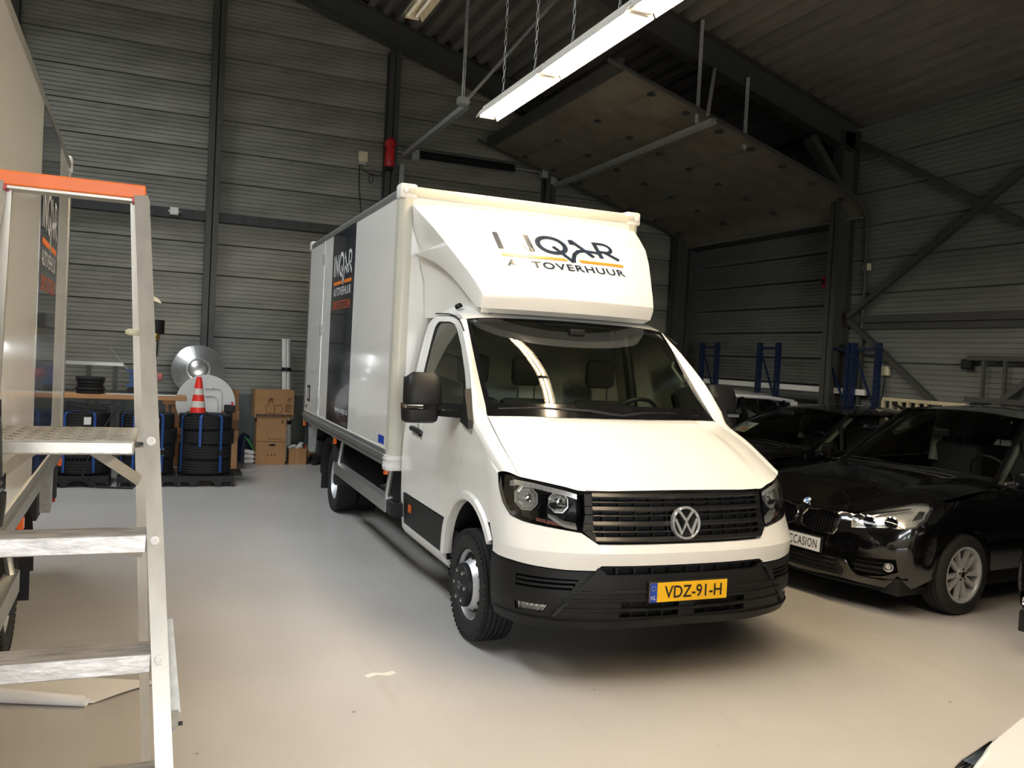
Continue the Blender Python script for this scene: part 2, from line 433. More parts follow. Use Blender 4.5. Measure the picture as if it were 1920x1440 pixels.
gt = MB().box(-5.1, -5.0, YF - .1, YF + .06, 0, 4.1).box(0.2, 0.3, YF - .1, YF + .06, 0, 4.1).box(-5.1, 0.3, YF - .1, YF + .06, 4.0, 4.1)
struct(gt.build('trim_1', M_steel))
# recessed closed sectional door filling the opening in the right wall
dd = struct(MB().box(XW + .36, XW + .45, 5.4, YB + .35, 0, 4.6).build('door_1', M_blackdeep))
me = tray_mesh(4.6, 'y', M_wall2, 0.40)
for k in range(10):
    o = bpy.data.objects.new('door_panel', me); COL.objects.link(o); o.parent = dd; o.location = (XW + .30, 5.7, 0.0 + k * .41)
struct(MB().box(XW - .03, XW + .32, YB - .12, YB - .02, 0, 4.1).box(XW - .03, XW + .32, 5.86, 5.96, 0, 4.1).box(XW - .03, XW + .32, 5.86, YB, 4.03, 4.12).build('trim_2', M_steel))

# --- roof deck: trapezoidal sheets running along the hall
ce = struct(bpy.data.objects.new('ceiling', None)); COL.objects.link(ce)
def sheet(x0, x1, y0, y1):
    s = 1 if x1 > RID else -1
    pitch = (x1 - x0) / 4; pts = []
    for k in range(4):
        b = x0 + pitch * k
        for fx, d in ((0.0, 0.13), (0.40, 0.13), (0.50, 0.0), (0.9, 0.0)): pts.append((b + fx * pitch, d))
    pts.append((x1, 0.13))
    mb = MB().grid([[(x, y, zroof(x) + d) for x, d in pts] for y in (y0, y1)])
    return mb.build('roof_sheet', M_roof, ce, fixn=False)
pw = 0.94; x = XW + .16
while x > RID + .01:
    for y0, y1 in ((5.6, YB + .1), (-2.8, 5.6), (YF - .1, -2.8)): sheet(max(RID, x - pw), x, y0, y1)
    x -= pw
SKX0, SKX1, SKY0, SKY1 = -5.9, -4.5, -3.0, 8.0        # glazed roof light in the left slope
def lslope(x0, x1, y0, y1, nm='roof_sheet', m=None, dz=.10):
    return MB().grid([[(x0, y, ZE + SL * (x0 - XL) + dz), (x1, y, ZE + SL * (x1 - XL) + dz)] for y in (y0, y1)]).build(nm, m or M_roof, ce, fixn=False)
lslope(SKX1, RID + .1, YF - .1, YB + .1); lslope(XL - .1, SKX0, YF - .1, YB + .1); lslope(SKX0, SKX1, YF - .1, SKY0); lslope(SKX0, SKX1, SKY1, YB + .1)
M_pane = glass('roof_light_glass', (0.92, 0.95, 0.96), 0.6)
for k in range(5):
    struct(lslope(SKX0, SKX1, SKY0 + 2.2 * k, SKY0 + 2.2 * (k + 1), 'roof_pane', M_pane, .09))
    MB().box(SKX0, SKX1, SKY0 + 2.2 * k - .02, SKY0 + 2.2 * k + .02, 0, .06, Matrix.Translation((0, 0, ZE + SL * (SKX0 - XL) - .02)) @ Matrix.Translation((SKX0, 0, 0)) @ Matrix.Rotation(-math.atan(SL), 4, 'Y') @ Matrix.Translation((-SKX0, 0, 0))).build('glazing_bar', M_steel, ce)

# --- portal frames
def ibeam(mb, a, b, w, h, t=0.014, side=(0, 1, 0)):
    a = Vector(a); b = Vector(b); d = (b - a); l = d.length; d.normalize(); s = Vector(side); u = s.cross(d).normalized()
    M = Matrix(((d.x, s.x, u.x, a.x), (d.y, s.y, u.y, a.y), (d.z, s.z, u.z, a.z), (0, 0, 0, 1)))
    mb.box(0, l, -w / 2, w / 2, h / 2 - t, h / 2, M); mb.box(0, l, -w / 2, w / 2, -h / 2, -h / 2 + t, M); mb.box(0, l, -t / 2, t / 2, -h / 2, h / 2, M)
n = 3
for yy in (9.72, 5.60, 1.4, -2.8, -7.0):
    mb = MB(); hd = 0.40
    ibeam(mb, (XW - .16, yy, 0), (XW - .16, yy, ZE - .1), 0.20, 0.30)
    ibeam(mb, (XW - .02, yy, zroof(XW) - hd / 2 - .01), (RID, yy, zroof(RID) - hd / 2 - .01), 0.20, hd)
    ibeam(mb, (RID, yy, zroof(RID) - hd / 2 - .01), (XL, yy, ZE - hd / 2 - .01), 0.20, hd)
    mb.beam((XW - .3, yy, 4.50), (XW - .85, yy, 5.12), 0.18, 0.10)   # haunch
    struct(mb.build('trim_%d' % n, M_steel)); n += 1
for cx in colx[:-1]:
    mb = MB(); ibeam(mb, (cx, YB - .13, 0), (cx, YB - .13, zroof(cx) - .42), 0.185, 0.22, side=(1, 0, 0))
    struct(mb.build('trim_%d' % n, M_steel)); n += 1
# girt, bracing and rails on the right wall
mb = MB().box(XW - .09, XW - .01, -8, 5.42, 2.56, 2.66).box(XW - .05, XW - .0, -8, 5.42, 2.47, 2.56)
struct(mb.build('trim_%d' % n, M_steel)); n += 1
for a, b in (((XW - .12, 5.42, 2.64), (XW - .12, 2.75, 4.30)), ((XW - .10, 5.42, 5.10), (XW - .10, 2.75, 3.62)), ((XW - .10, 5.42, 2.60), (XW - .10, 3.55, 1.30)), ((XW - .10, 3.45, 1.2), (XW - .10, 1.9, 2.42))):
    mb = MB().beam(a, b, 0.07, 0.07); struct(mb.build('trim_%d' % n, M_steel)); n += 1
# cable tray across the back wall
mb = MB().box(-12, 0.35, YB - .16, YB - .005, 3.66, 3.80)
for k in range(47):
    xx = -11.5 + k * .25; mb.box(xx, xx + .012, YB - .17, YB - .16, 3.66, 3.80)
tag(mb.build('cable_tray', M_tray), 'long dark cable tray running across the ribbed back wall', 'cable tray')
# --- rolled-up sectional door hanging under the roof slope
hd_ = struct(empty('door_2'))
zs = lambda x: 4.20 + SL * (XW - x)
x0 = 2.25; nrow = 7; L = (5.95 - x0) / nrow
for k in range(nrow):
    a = x0 + L * k + .006; b = x0 + L * (k + 1) - .006
    MB().add([(a, 5.25, zs(a)), (b, 5.25, zs(b)), (b, 9.72, zs(b)), (a, 9.72, zs(a)), (a, 5.25, zs(a) + .045), (b, 5.25, zs(b) + .045), (b, 9.72, zs(b) + .045), (a, 9.72, zs(a) + .045)],
             [(0, 1, 2, 3), (7, 6, 5, 4), (0, 4, 5, 1), (1, 5, 6, 2), (2, 6, 7, 3), (3, 7, 4, 0)]).build('door_panel', M_doorskin, hd_)
    for yy in (5.45, 6.9, 8.2, 9.5):
        MB().box(b - .03, b + .05, yy - .04, yy + .04, zs(b) - .035, zs(b)).build('door_hinge', M_tray, hd_)
# bend of the door down to the wall
MB().grid([[(5.95, y, zs(5.95)), (6.12, y, zs(5.95) - .07), (6.22, y, zs(5.95) - .16), (6.25, y, 4.06)] for y in (5.25, 9.72)]).build('door_panel', M_doorskin, hd_, smooth=True)
for yy in (5.2, 9.76):
    MB().tube([(2.0, yy, zs(2.0) - .01), (5.9, yy, zs(5.9) - .01), (6.1, yy, 4.2), (6.22, yy, 4.0), (6.24, yy, 3.2), (6.24, yy, 0.0)], 0.028, 6).build('door_track', M_steel, hd_)
MB().box(2.16, 2.25, 5.22, 9.75, zs(2.2) - .05, zs(2.2) + .1).build('end_rail', M_steel, hd_)
MB().box(6.19, 6.23, 5.3, 9.7, 4.03, 4.05).build('bottom_seal', M_alu, hd_)

# --- tracks, spring and operator of the door in the back wall
tr = empty('door_track_rails', (0, 0, 0), 0, 'galvanised overhead door rails hung on perforated angles from the roof', 'door rails')
def crail(mb, a, b):
    a = Vector(a); b = Vector(b)
    mb.beam(a, b, .08, .006); mb.beam(a + Vector((.038, 0, -.03)), b + Vector((.038, 0, -.03)), .005, .065); mb.beam(a + Vector((-.038, 0, -.03)), b + Vector((-.038, 0, -.03)), .005, .065)
mb = MB(); crail(mb, (3.46, 9.72, 4.90), (3.42, 4.98, 4.92)); mb.build('rail', M_galv, tr)
mb = MB(); crail(mb, (0.72, 9.75, 5.06), (0.68, 6.55, 5.06)); mb.build('rail', M_galv, tr)
MB().box(3.41, 3.50, 9.78, 9.83, 0, 4.78).build('upright', M_galv, tr)
MB().box(0.66, 0.74, 9.76, 9.80, 0, 4.9).build('upright', M_galv, tr)
def perf(a, b, name='perforated_angle'):
    mb = MB().beam(a, b, .045, .005).beam(a, b, .005, .04)
    o = mb.build(name, M_galv, tr)
    A = Vector(a); B = Vector(b); k = int((B - A).length / .09); h = MB()
    for i in range(k):
        P = A.lerp(B, (i + .3) / k); Q = A.lerp(B, (i + .7) / k); h.beam(P, Q, .012, .008)
    h.build('slot_row', M_blackdeep, o)['kind'] = 'stuff'
perf((0.66, 6.6, 5.0), (0.66, 6.6, zroof(.66)))
perf((0.66, 6.6, 5.06), (1.9, 6.5, zroof(1.9) - .05))
perf((3.42, 5.35, 4.95), (3.42, 5.35, zroof(3.42)))
perf((3.44, 5.15, 5.0), (3.75, 5.5, 5.75))
perf((4.25, 5.45, 4.75), (4.25, 5.45, 5.7), 'thin_angle')
MB().box(0.58, 0.72, 6.5, 6.62, 5.06, 5.14).build('end_bracket', M_galv, tr)
sp = empty('torsion_spring', (0, 0, 0), 0, 'black coiled torsion spring on its shaft above the rear door', 'door spring')
coil = []
for i in range(521):
    t = i / 520; a = t * 2 * PI * 52; coil.append((0.98 + 1.72 * t, 9.80 + .052 * math.cos(a), 5.10 + .052 * math.sin(a)))
MB().tube(coil, .017, 5).build('coil', M_cable, sp, smooth=True)
MB().tube([(0.5, 9.80, 5.10), (3.45, 9.80, 5.10)], .013, 8).build('shaft', M_galv, sp)
MB().box(0.86, 0.98, 9.74, 9.86, 5.0, 5.16).build('bearing_plate', M_galv, sp)
MB().box(3.2, 3.32, 9.72, 9.86, 5.0, 5.2).box(3.38, 3.5, 9.74, 9.86, 4.9, 5.24).build('bearing_plate', M_galv, sp)
op = empty('door_operator', (0.47, 9.7, 5.06), 0, 'red door operator motor mounted beside the steel column', 'door motor')
MB().box(-.07, .07, -.09, .07, -.26, .05, bev=.03).build('housing', M_redpl, op, smooth=True)
MB().lathe([(0.0, -.10), (.07, -.10), (.085, -.07), (.085, .07), (.05, .10), (0, .10)], 20, Matrix.Translation((0, 0, .12)) @ Matrix.Rotation(PI / 2, 4, 'X')).build('motor_drum', M_redpl, op, smooth=True)
MB().lathe([(0, -.13), (.05, -.13), (.05, -.09), (0, -.09)], 16, Matrix.Translation((.05, 0, .12)) @ Matrix.Rotation(PI / 2, 4, 'X')).build('fan_cap', M_blackpl, op)
MB().box(-.055, .055, -.07, .05, -.31, -.25).build('terminal_cap', M_blackpl, op)
jb = empty('junction_box', (0.085, 9.93, 4.96), 0, 'cream junction box with dangling black cables beside the red motor', 'junction box')
MB().box(-.075, .075, -.06, .05, -.085, .085, bev=.012).build('housing', M_cream, jb)
for k in range(5): MB().lathe([(0, -.12), (.012, -.12), (.012, -.085), (0, -.085)], 8, Matrix.Translation((-.05 + k * .025, 0, 0))).build('cable_gland', M_white_pl, jb)
MB().tube([(-.05, 0, -.1), (-.045, -.03, -.5), (-.01, -.14, -.95), (.0, -.14, -1.3), (.01, -.10, -1.6)], .008, 6).build('cable', M_cable, jb)
MB().tube([(-.03, 0, -.1), (.0, 0, -.2), (.12, 0, -.25), (.28, 0, -.27), (.38, 0, -.2)], .007, 6).build('cable', M_cable, jb)
MB().tube([(.15 + .035 * math.cos(a), 0, -.33 + .07 * math.sin(a)) for a in [2 * PI * k / 14 for k in range(14)]], .006, 6, closed=True).build('cable_loop', M_cable, jb)
MB().tube([(.62, -.03, -.1), (.63, -.02, -.6), (.60, .0, -1.2), (.58, .0, -2.2)], .008, 6).build('pale_cable', M_alu, jb)
w2 = empty('wall_box', (-2.74, 9.80, 3.745), 0, 'small white junction box on the cable tray left of the column', 'junction box')
MB().box(-.06, .06, -.05, .03, -.055, .055, bev=.008).build('housing', M_white_pl, w2)
for s in (-1, 1): MB().lathe([(0, .06), (.012, .06), (.012, .085), (0, .085)], 8, Matrix.Rotation(s * PI / 2, 4, 'Y')).build('cable_gland', M_white_pl, w2)
for i, (y, z, s, lab) in enumerate([(5.20, 3.34, .05, 'small cream socket box high on the right wall beside the column'), (4.75, 1.90, .065, 'cream socket box low on the right wall above the parked black cars')]):
    q = empty('socket_box', (XW - .03, y, z), 0, lab, 'socket box')
    MB().box(-.04, .02, -s, s, -s, s, bev=.01).build('housing', M_cream, q)
    MB().tube([(-.01, 0, -s), (-.01, .03, -.4), (-.01, .0, -.7)], .008, 6).build('cable', M_cable, q)
q = empty('wall_lamp', (XW - .05, 3.46, 2.02), 0, 'small black box lamp on the right wall above the hung ladder frame', 'wall lamp')
MB().box(-.05, .03, -.07, .07, -.06, .06, bev=.015).build('housing', M_blackpl, q)
MB().box(-.06, -.05, -.05, .05, -.04, .04).build('front_plate', M_darkmetal, q)
q = empty('red_alarm', (XW - .06, 5.98, 3.18), 0, 'small red alarm box on the edge of the dark doorway', 'alarm box')
MB().box(-.04, .04, -.03, .03, -.09, .09, bev=.012).build('housing', M_redpl, q); MB().box(-.05, -.04, -.02, .02, -.03, .03).build('push_plate', M_blackpl, q)

# --- fluorescent fixtures in a row above the van
M_tube = emit('tube_light', (1.0, 0.80, 0.55), TUBE)
M_refl = mat('fixture_white', rgb(220, 216, 205), 0.4, var=0.03)
M_dusty = mat('fixture_dusty', rgb(186, 176, 150), 0.6, var=0.1, scale=12)
def fixture(x, yfar, z, lit, label, group=None, L=1.53, hang=True):
    t = empty('fluorescent_light', (x, yfar, z), 0, label, 'light', group)
    m = M_refl if lit else M_dusty
    prof = [(-.118, -.042), (-.075, .035), (.075, .035), (.118, -.042)]
    mb = MB().grid([[(px, y, pz) for px, pz in prof] for y in (0, -L)]); mb.grid([[(px * 1.02, y, pz + .006) for px, pz in prof[::-1]] for y in (0, -L)])
    mb.build('reflector', m, t, fixn=False)
    MB().box(-.05, .05, -L, 0, .036, .085, bev=.006).build('housing', m, t)
    for s in (-1, 1):
        MB().tube([(s * .045, -.03, .0), (s * .045, -L + .03, .0)], .0185, 10).build('tube', M_tube if lit else M_white_pl, t, smooth=True)
    for y in (-.015, -L + .015): MB().box(-.075, .075, y - .014, y + .014, -.03, .035).build('lamp_holder', m, t)
    if hang:
        for y in (-.45, -L + .3):
            h = (zroof(x) - z - .09); k = int(h / .06); mb = MB()
            for i in range(k):
                zc = .09 + h * (i + .5) / k; a = PI / 2 * (i % 2)
                mb.tube([(.012 * math.cos(a) * math.cos(b), y + .012 * math.sin(a) * math.cos(b), zc + h / k * .62 * math.sin(b)) for b in [2 * PI * j / 8 for j in range(8)]], .003, 4, closed=True)
            mb.build('chain', M_galv, t)
    return t
for k in range(7):
    lab = ['lit fluorescent fixture above the van, farthest from the camera', 'lit fluorescent fixture above the van, second in the row', 'lit fluorescent fixture at the top edge of the picture, third in the row', 'lit fluorescent fixture overhead, fourth in the row', 'lit fluorescent fixture overhead, fifth in the row', 'lit fluorescent fixture behind the camera, sixth in the row', 'lit fluorescent fixture behind the camera, last in the row'][k]
    fixture(0.18, 4.32 - 1.55 * k, 4.30, True, lab, 'lit fluorescent fixtures in a row')
fixture(-0.50, 4.95, 5.40, False, 'unlit dusty fluorescent fixture high under the roof', L=1.3)
# ================================================================== BOX VAN
ZWT = [(.25, .955), (.36, .982), (.45, 1.0), (.7, 1.015), (1.0, 1.02), (1.15, 1.012), (1.185, 1.006), (1.22, 1.0), (1.4, .985), (1.5, .968), (1.7, .93), (1.9, .89), (2.0, .868), (2.06, .85), (2.12, .82), (2.18, .76), (2.22, .68), (2.25, .55)]
OFFT = [(.25, .06), (.35, .01), (.5, 0), (.66, .01), (.75, .0), (.80, .03), (.9, .08), (1.07, .12), (1.2, .2)]
M_slat = mat('satin_black_slat', rgb(26, 26, 28), 0.3, var=0.04)
M_turn = mat('turn_lens', rgb(150, 96, 80), 0.25, var=0.2, scale=30)
class Wrap:
    # plan: superellipse nose continuing into straight sides; s = arc length from the centre line
    def __init__(s, W, OFF, D=.5, n=2.5):
        s.W = W; s.O = OFF; s.D = D; s.tab = []; px = py = None; S = 0
        for k in range(121):
            th = PI / 2 * k / 120; a = math.sin(th) ** (2 / n); b = D * (1 - math.cos(th) ** (2 / n) if k < 120 else 1)
            if px is not None: S += math.hypot(a - px, b - py)
            s.tab.append((S, a, b)); px, py = a, b
        s.S0 = S
    def pt(s, u, z, dn=0.0):
        sg = -1 if u < 0 else 1; u = abs(u); t = s.tab
        if u >= s.S0: a, b = 1.0, s.D + u - s.S0; tx, ty = 0, 1
        else:
            lo, hi = 0, len(t) - 1
            while hi - lo > 1:
                m = (lo + hi) // 2
                if t[m][0] <= u: lo = m
                else: hi = m
            f = (u - t[lo][0]) / max(1e-9, t[hi][0] - t[lo][0]); a = lerp(t[lo][1], t[hi][1], f); b = lerp(t[lo][2], t[hi][2], f)
            tx, ty = t[hi][1] - t[lo][1], t[hi][2] - t[lo][2]; l = math.hypot(tx, ty); tx, ty = tx / l, ty / l
        x = a * interp(z, s.W); y = b + interp(z, s.O)
        return (sg * (x + dn * ty), y - dn * tx, z)
    def inv(s, x, y, z):
        a = abs(x) / interp(z, s.W); b = y - interp(z, s.O)
        if b > s.D: return s.S0 + b - s.D
        return min(s.tab, key=lambda q: (q[1] - a) ** 2 + (q[2] - b) ** 2)[0]
    def poly(s, pts): return [(s.inv(*p), p[2]) for p in pts]
WT = Wrap(ZWT, OFFT)
def mir2(poly): return [(-u, z) for u, z in poly][::-1]
# fairing rows (half width, y, z)
FAIR = [(1.014, 2.624, 3.002), (.999, 2.508, 2.933), (.944, 2.275, 2.788), (.884, 2.105, 2.649), (.813, 1.941, 2.498), (.775, 1.858, 2.42), (.742, 1.777, 2.34), (.715, 1.718, 2.262)]
FW = sorted([(z, w) for w, y, z in FAIR]); FY = sorted([(z, y) for w, y, z in FAIR])
def fair_pt(x, z, dn=0.0):
    w = interp(z, FW); q = min(1, abs(x) / w)
    return (x, interp(z, FY) - .12 * (1 - q * q) - dn * .7, z + dn * .7)

def wheel(parent, x, y, s, dual=False, kind='front'):
    # s = -1 outer side faces -x
    t = empty('wheel'); t.parent = parent; t.location = (x, y, .355)
    M = Matrix.Rotation(PI / 2 * s, 4, 'Y')
    R, hw = .355, .105
    def tyre(off):
        MT = M @ Matrix.Translation((0, 0, off))
        prof = [(.215, -hw * .78), (.235, -hw * .98), (.29, -hw * 1.05), (.33, -hw * .98)]
        for g in (-.82, -.5, -.17, .17, .5, .82):
            prof += [(R - .003 if abs(g) > .8 else R, hw * (g - .07)), (R - .012, hw * (g - .05)), (R - .012, hw * (g + .05)), (R - .003 if abs(g) > .8 else R, hw * (g + .07))]
        prof += [(.33, hw * .98), (.29, hw * 1.05), (.235, hw * .98), (.215, hw * .78)]
        mb = MB().lathe(prof, 56, MT, closed=True)
        for k in range(56):
            for g in (-.93, .93):
                mb.box(R - .04, R - .0115, -.010, .010, hw * g - .012, hw * g + .012, MT @ Matrix.Rotation(2 * PI * k / 56, 4, 'Z'))
        mb.build('tyre', M_rubber, t, smooth=True)
    tyre(0)
    if kind == 'front':
        pr = [(.223, .075), (.226, .088), (.215, .09), (.205, .07), (.200, .03), (.190, .03), (.178, .045), (.14, .110), (.10, .115)]
    else:
        pr = [(.223, .075), (.226, .088), (.215, .09), (.203, .06), (.19, .0), (.17, -.06), (.10, -.065), (0, -.065)]
    rim = MB().lathe(pr, 48, M).lathe([(.215, -.08), (.205, -.05), (.205, .05)], 48, M).build('rim', M_silver, t, smooth=True)
    if kind == 'front':
        h = MB()
        for k in range(12):
            A = M @ Matrix.Rotation(2 * PI * k / 12, 4, 'Z') @ Matrix.Translation((.168, 0, .062)) @ Matrix.Rotation(math.atan2(.065, .04), 4, 'Y')
            h.lathe([(0, .006), (.018, .006), (.018, 0), (0, 0)], 12, A @ Matrix.Diagonal((1, 1.15, 1, 1)))
        h.build('hand_hole', M_blackdeep, rim)
        hub = MB().lathe([(.138, .105), (.138, .132), (.130, .146), (.07, .152), (0, .154)], 36, M).build('hub_cap', M_blackpl, t, smooth=True)
        for k in range(6):
            A = M @ Matrix.Rotation(2 * PI * (k + .5) / 6, 4, 'Z') @ Matrix.Translation((.098, 0, .138))
            MB().lathe([(.013, 0), (.013, .018), (.008, .022), (0, .022)], 10, A).build('wheel_nut', M_chrome, hub, smooth=True)
        A = M @ Matrix.Translation((0, 0, .155))
        mb = MB().lathe([(.024, 0), (.024, .003), (.02, .003), (.02, 0)], 20, A)
        mb.tube([A @ Vector(q) for q in ((-.012, .014, .002), (-.004, -.014, .002), (0, 0, .002), (.004, -.014, .002), (.012, .014, .002))], .0022, 4)
        mb.build('cap_emblem', M_chrome, hub)
    else:
        for k in range(6):
            A = M @ Matrix.Rotation(2 * PI * k / 6, 4, 'Z') @ Matrix.Translation((.085, 0, -.06))
            MB().lathe([(.013, 0), (.013, .025), (0, .025)], 8, A).build('wheel_nut', M_chrome, rim)
        MB().lathe([(.06, -.06), (.055, .02), (0, .03)], 20, M).build('hub_cap', M_darkmetal, t, smooth=True)
        if dual: tyre(-.24)
    return t

def mirror_unit(parent, s, simple=False):
    # s=-1: image-left side
    t = empty('mirror'); t.parent = parent; t.location = (0, 0, 0)
    def loft(rows, name, m, par):
        v = []; f = []
        n = len(rows[0])
        mb = MB().grid([[(s * p[0], p[1], p[2]) for p in r] for r in rows], closed_u=True)
        mb.f.append(tuple(range(n))[::-1]); k = len(mb.v) - n; mb.f.append(tuple(range(k, k + n)))
        return mb.build(name, m, par, smooth=True)
    def ring(z, x0, x1, y0, y1, n=20, e=.5):
        cx, cy, rx, ry = (x0 + x1) / 2, (y0 + y1) / 2, (x1 - x0) / 2, (y1 - y0) / 2
        P = []
        for k in range(n):
            a = 2 * PI * k / n; c, q = math.cos(a), math.sin(a)
            P.append((cx + rx * math.copysign(abs(c) ** e, c), cy + ry * math.copysign(abs(q) ** (e * 1.4), q), z))
        return P
    # upper housing, lower housing, arm; nose faces -y
    loft([ring(1.475, 1.075, 1.335, 1.38, 1.52), ring(1.50, 1.075, 1.335, 1.375, 1.525), ring(1.60, 1.08, 1.33, 1.385, 1.525), ring(1.655, 1.09, 1.315, 1.41, 1.52), ring(1.685, 1.12, 1.27, 1.45, 1.51)], 'upper_housing', M_blackpl, t)
    loft([ring(1.345, 1.12, 1.32, 1.42, 1.50), ring(1.36, 1.10, 1.34, 1.395, 1.51), ring(1.41, 1.09, 1.345, 1.385, 1.52), ring(1.435, 1.09, 1.345, 1.385, 1.52)], 'lower_housing', M_blackpl, t)
    MB().box(min(s * 1.08, s * 1.335), max(s * 1.08, s * 1.335), 1.39, 1.52, 1.435, 1.475).build('mid_band', M_gloss_black, t)
    ind = MB().box(min(s * 1.215, s * 1.34), max(s * 1.215, s * 1.34), 1.378, 1.44, 1.442, 1.47, bev=.006).build('indicator', M_chrome, t)
    arm = MB()
    for z0, z1 in ((1.445, 1.49), (1.395, 1.435)):
        arm.grid([[(s * 1.10, y, z) for y, z in ((1.40, z0), (1.40, z1), (1.47, z1), (1.47, z0))], [(s * .97, y - .17, z) for y, z in ((1.40, z0), (1.40, z1), (1.47, z1), (1.47, z0))]], closed_u=True)
    arm.build('arm', M_blackpl, t)
    MB().add([(s * p[0], p[1], p[2]) for p in [(.955, 1.19, 1.60), (.965, 1.22, 1.385), (.985, 1.02, 1.355), (.985, 1.03, 1.40),
                                                (1.0, 1.185, 1.59), (1.01, 1.22, 1.375), (1.02, 1.02, 1.345), (1.02, 1.035, 1.41)]],
             [(4, 5, 6, 7), (0, 3, 2, 1), (0, 1, 5, 4), (1, 2, 6, 5), (2, 3, 7, 6), (3, 0, 4, 7)]).build('mirror_foot', M_blackpl, t)
    MB().box(min(s * 1.095, s * 1.32), max(s * 1.095, s * 1.32), 1.525, 1.53, 1.49, 1.65).build('mirror_glass', M_chrome, t)
    return t

def headlight(parent, s, hlpoly):
    t = empty('headlight'); t.parent = parent
    out = [(s * u, z) for u, z in hlpoly] if s > 0 else [(-u, z) for u, z in hlpoly]
    depth = lambda d: (lambda u, z: WT.pt(u, z, -d))
    bowl = patch(out, fmap=depth(.075), step=.05)
    n0 = len(bowl.v)
    bowl.build('housing', M_gloss_black, t, smooth=True)
    e = dens(out, .05)
    MB().grid([[WT.pt(u, z, -.075) for u, z in e], [WT.pt(u, z, -.001) for u, z in e]], closed_u=True).build('bezel', M_gloss_black, t, smooth=True)
    patch(out, fmap=depth(-.002), step=.05).build('lens', M_lens, t, smooth=True)
    # two faceted reflector lamps
    for (x, y, z, r, h) in ((.893, .332, 1.02, .072, .066), (.745, .227, 1.010, .056, .057)):
        u = WT.inv(x, y, z); c = []
        prof = [(1.0, .012), (1.08, .012), (1.08, .03), (1.0, .03), (.85, .05), (.55, .068), (.25, .074)]
        rows = []
        for q, d in prof:
            row = []
            for k in range(8):
                a = PI / 8 + PI / 4 * k
                row.append(WT.pt(s * (u + r * q * math.cos(a)), z + h * q * math.sin(a), -d))
            rows.append(row)
        mb = MB().grid(rows, closed_u=True); mb.build('reflector', M_reflector, t)
        mb = MB(); P = WT.pt(s * u, z, -.05); mb.lathe([(0, .0), (.018, .0), (.02, .02), (0, .03)], 14, Matrix.Translation(P) @ Matrix.Rotation(PI / 2, 4, 'X')); mb.build('bulb_cap', M_chrome, t, smooth=True)
        fac = MB()
        for k in range(5):
            zz0 = z - h * .75 + h * 1.5 * k / 4
            hw2 = r * .8 * math.sqrt(max(.1, 1 - ((zz0 - z) / h) ** 2 * .6))
            fac.tube([WT.pt(s * (u - hw2), zz0, -.042), WT.pt(s * (u + hw2), zz0, -.042)], .004, 4)
        fac.build('reflector_ridge', M_reflector, t)
    # chrome brow along the top, and chrome step at the bottom
    top = [p for p in ((.935, .42, 1.115), (.86, .34, 1.108), (.78, .28, 1.092), (.70, .23, 1.076), (.645, .2, 1.06))]
    rows = [[WT.pt(s * WT.inv(*p), p[2] - dz, -d) for p in top] for dz, d in ((0, .008), (.028, .010), (.030, .05))]
    MB().grid(rows).build('chrome_brow', M_reflector, t, smooth=True)
    low = ((.80, .23, .955), (.745, .2, .918), (.72, .18, .905), (.655, .15, .895))
    rows = [[WT.pt(s * WT.inv(*p), p[2] - dz, -d) for p in low] for dz, d in ((0, .05), (.012, .02), (.03, .02))]
    MB().grid(rows).build('chrome_step', M_reflector, t, smooth=True)
    low = ((.86, .27, .905), (.745, .2, .888), (.65, .15, .876))
    rows = [[WT.pt(s * WT.inv(*p), p[2] + dz, -.03) for p in low] for dz in (-.008, .012)]
    MB().grid(rows).build('turn_reflector', M_turn, t)
    MB().box(-.001, .001, -.001, .001, -.001, .001, Matrix.Translation(WT.pt(s * WT.inv(.96, .42, 1.09), 1.09, -.03)) @ Matrix.Diagonal((14, 10, 14, 1))).build('side_lamp', M_cap, t)
    return t

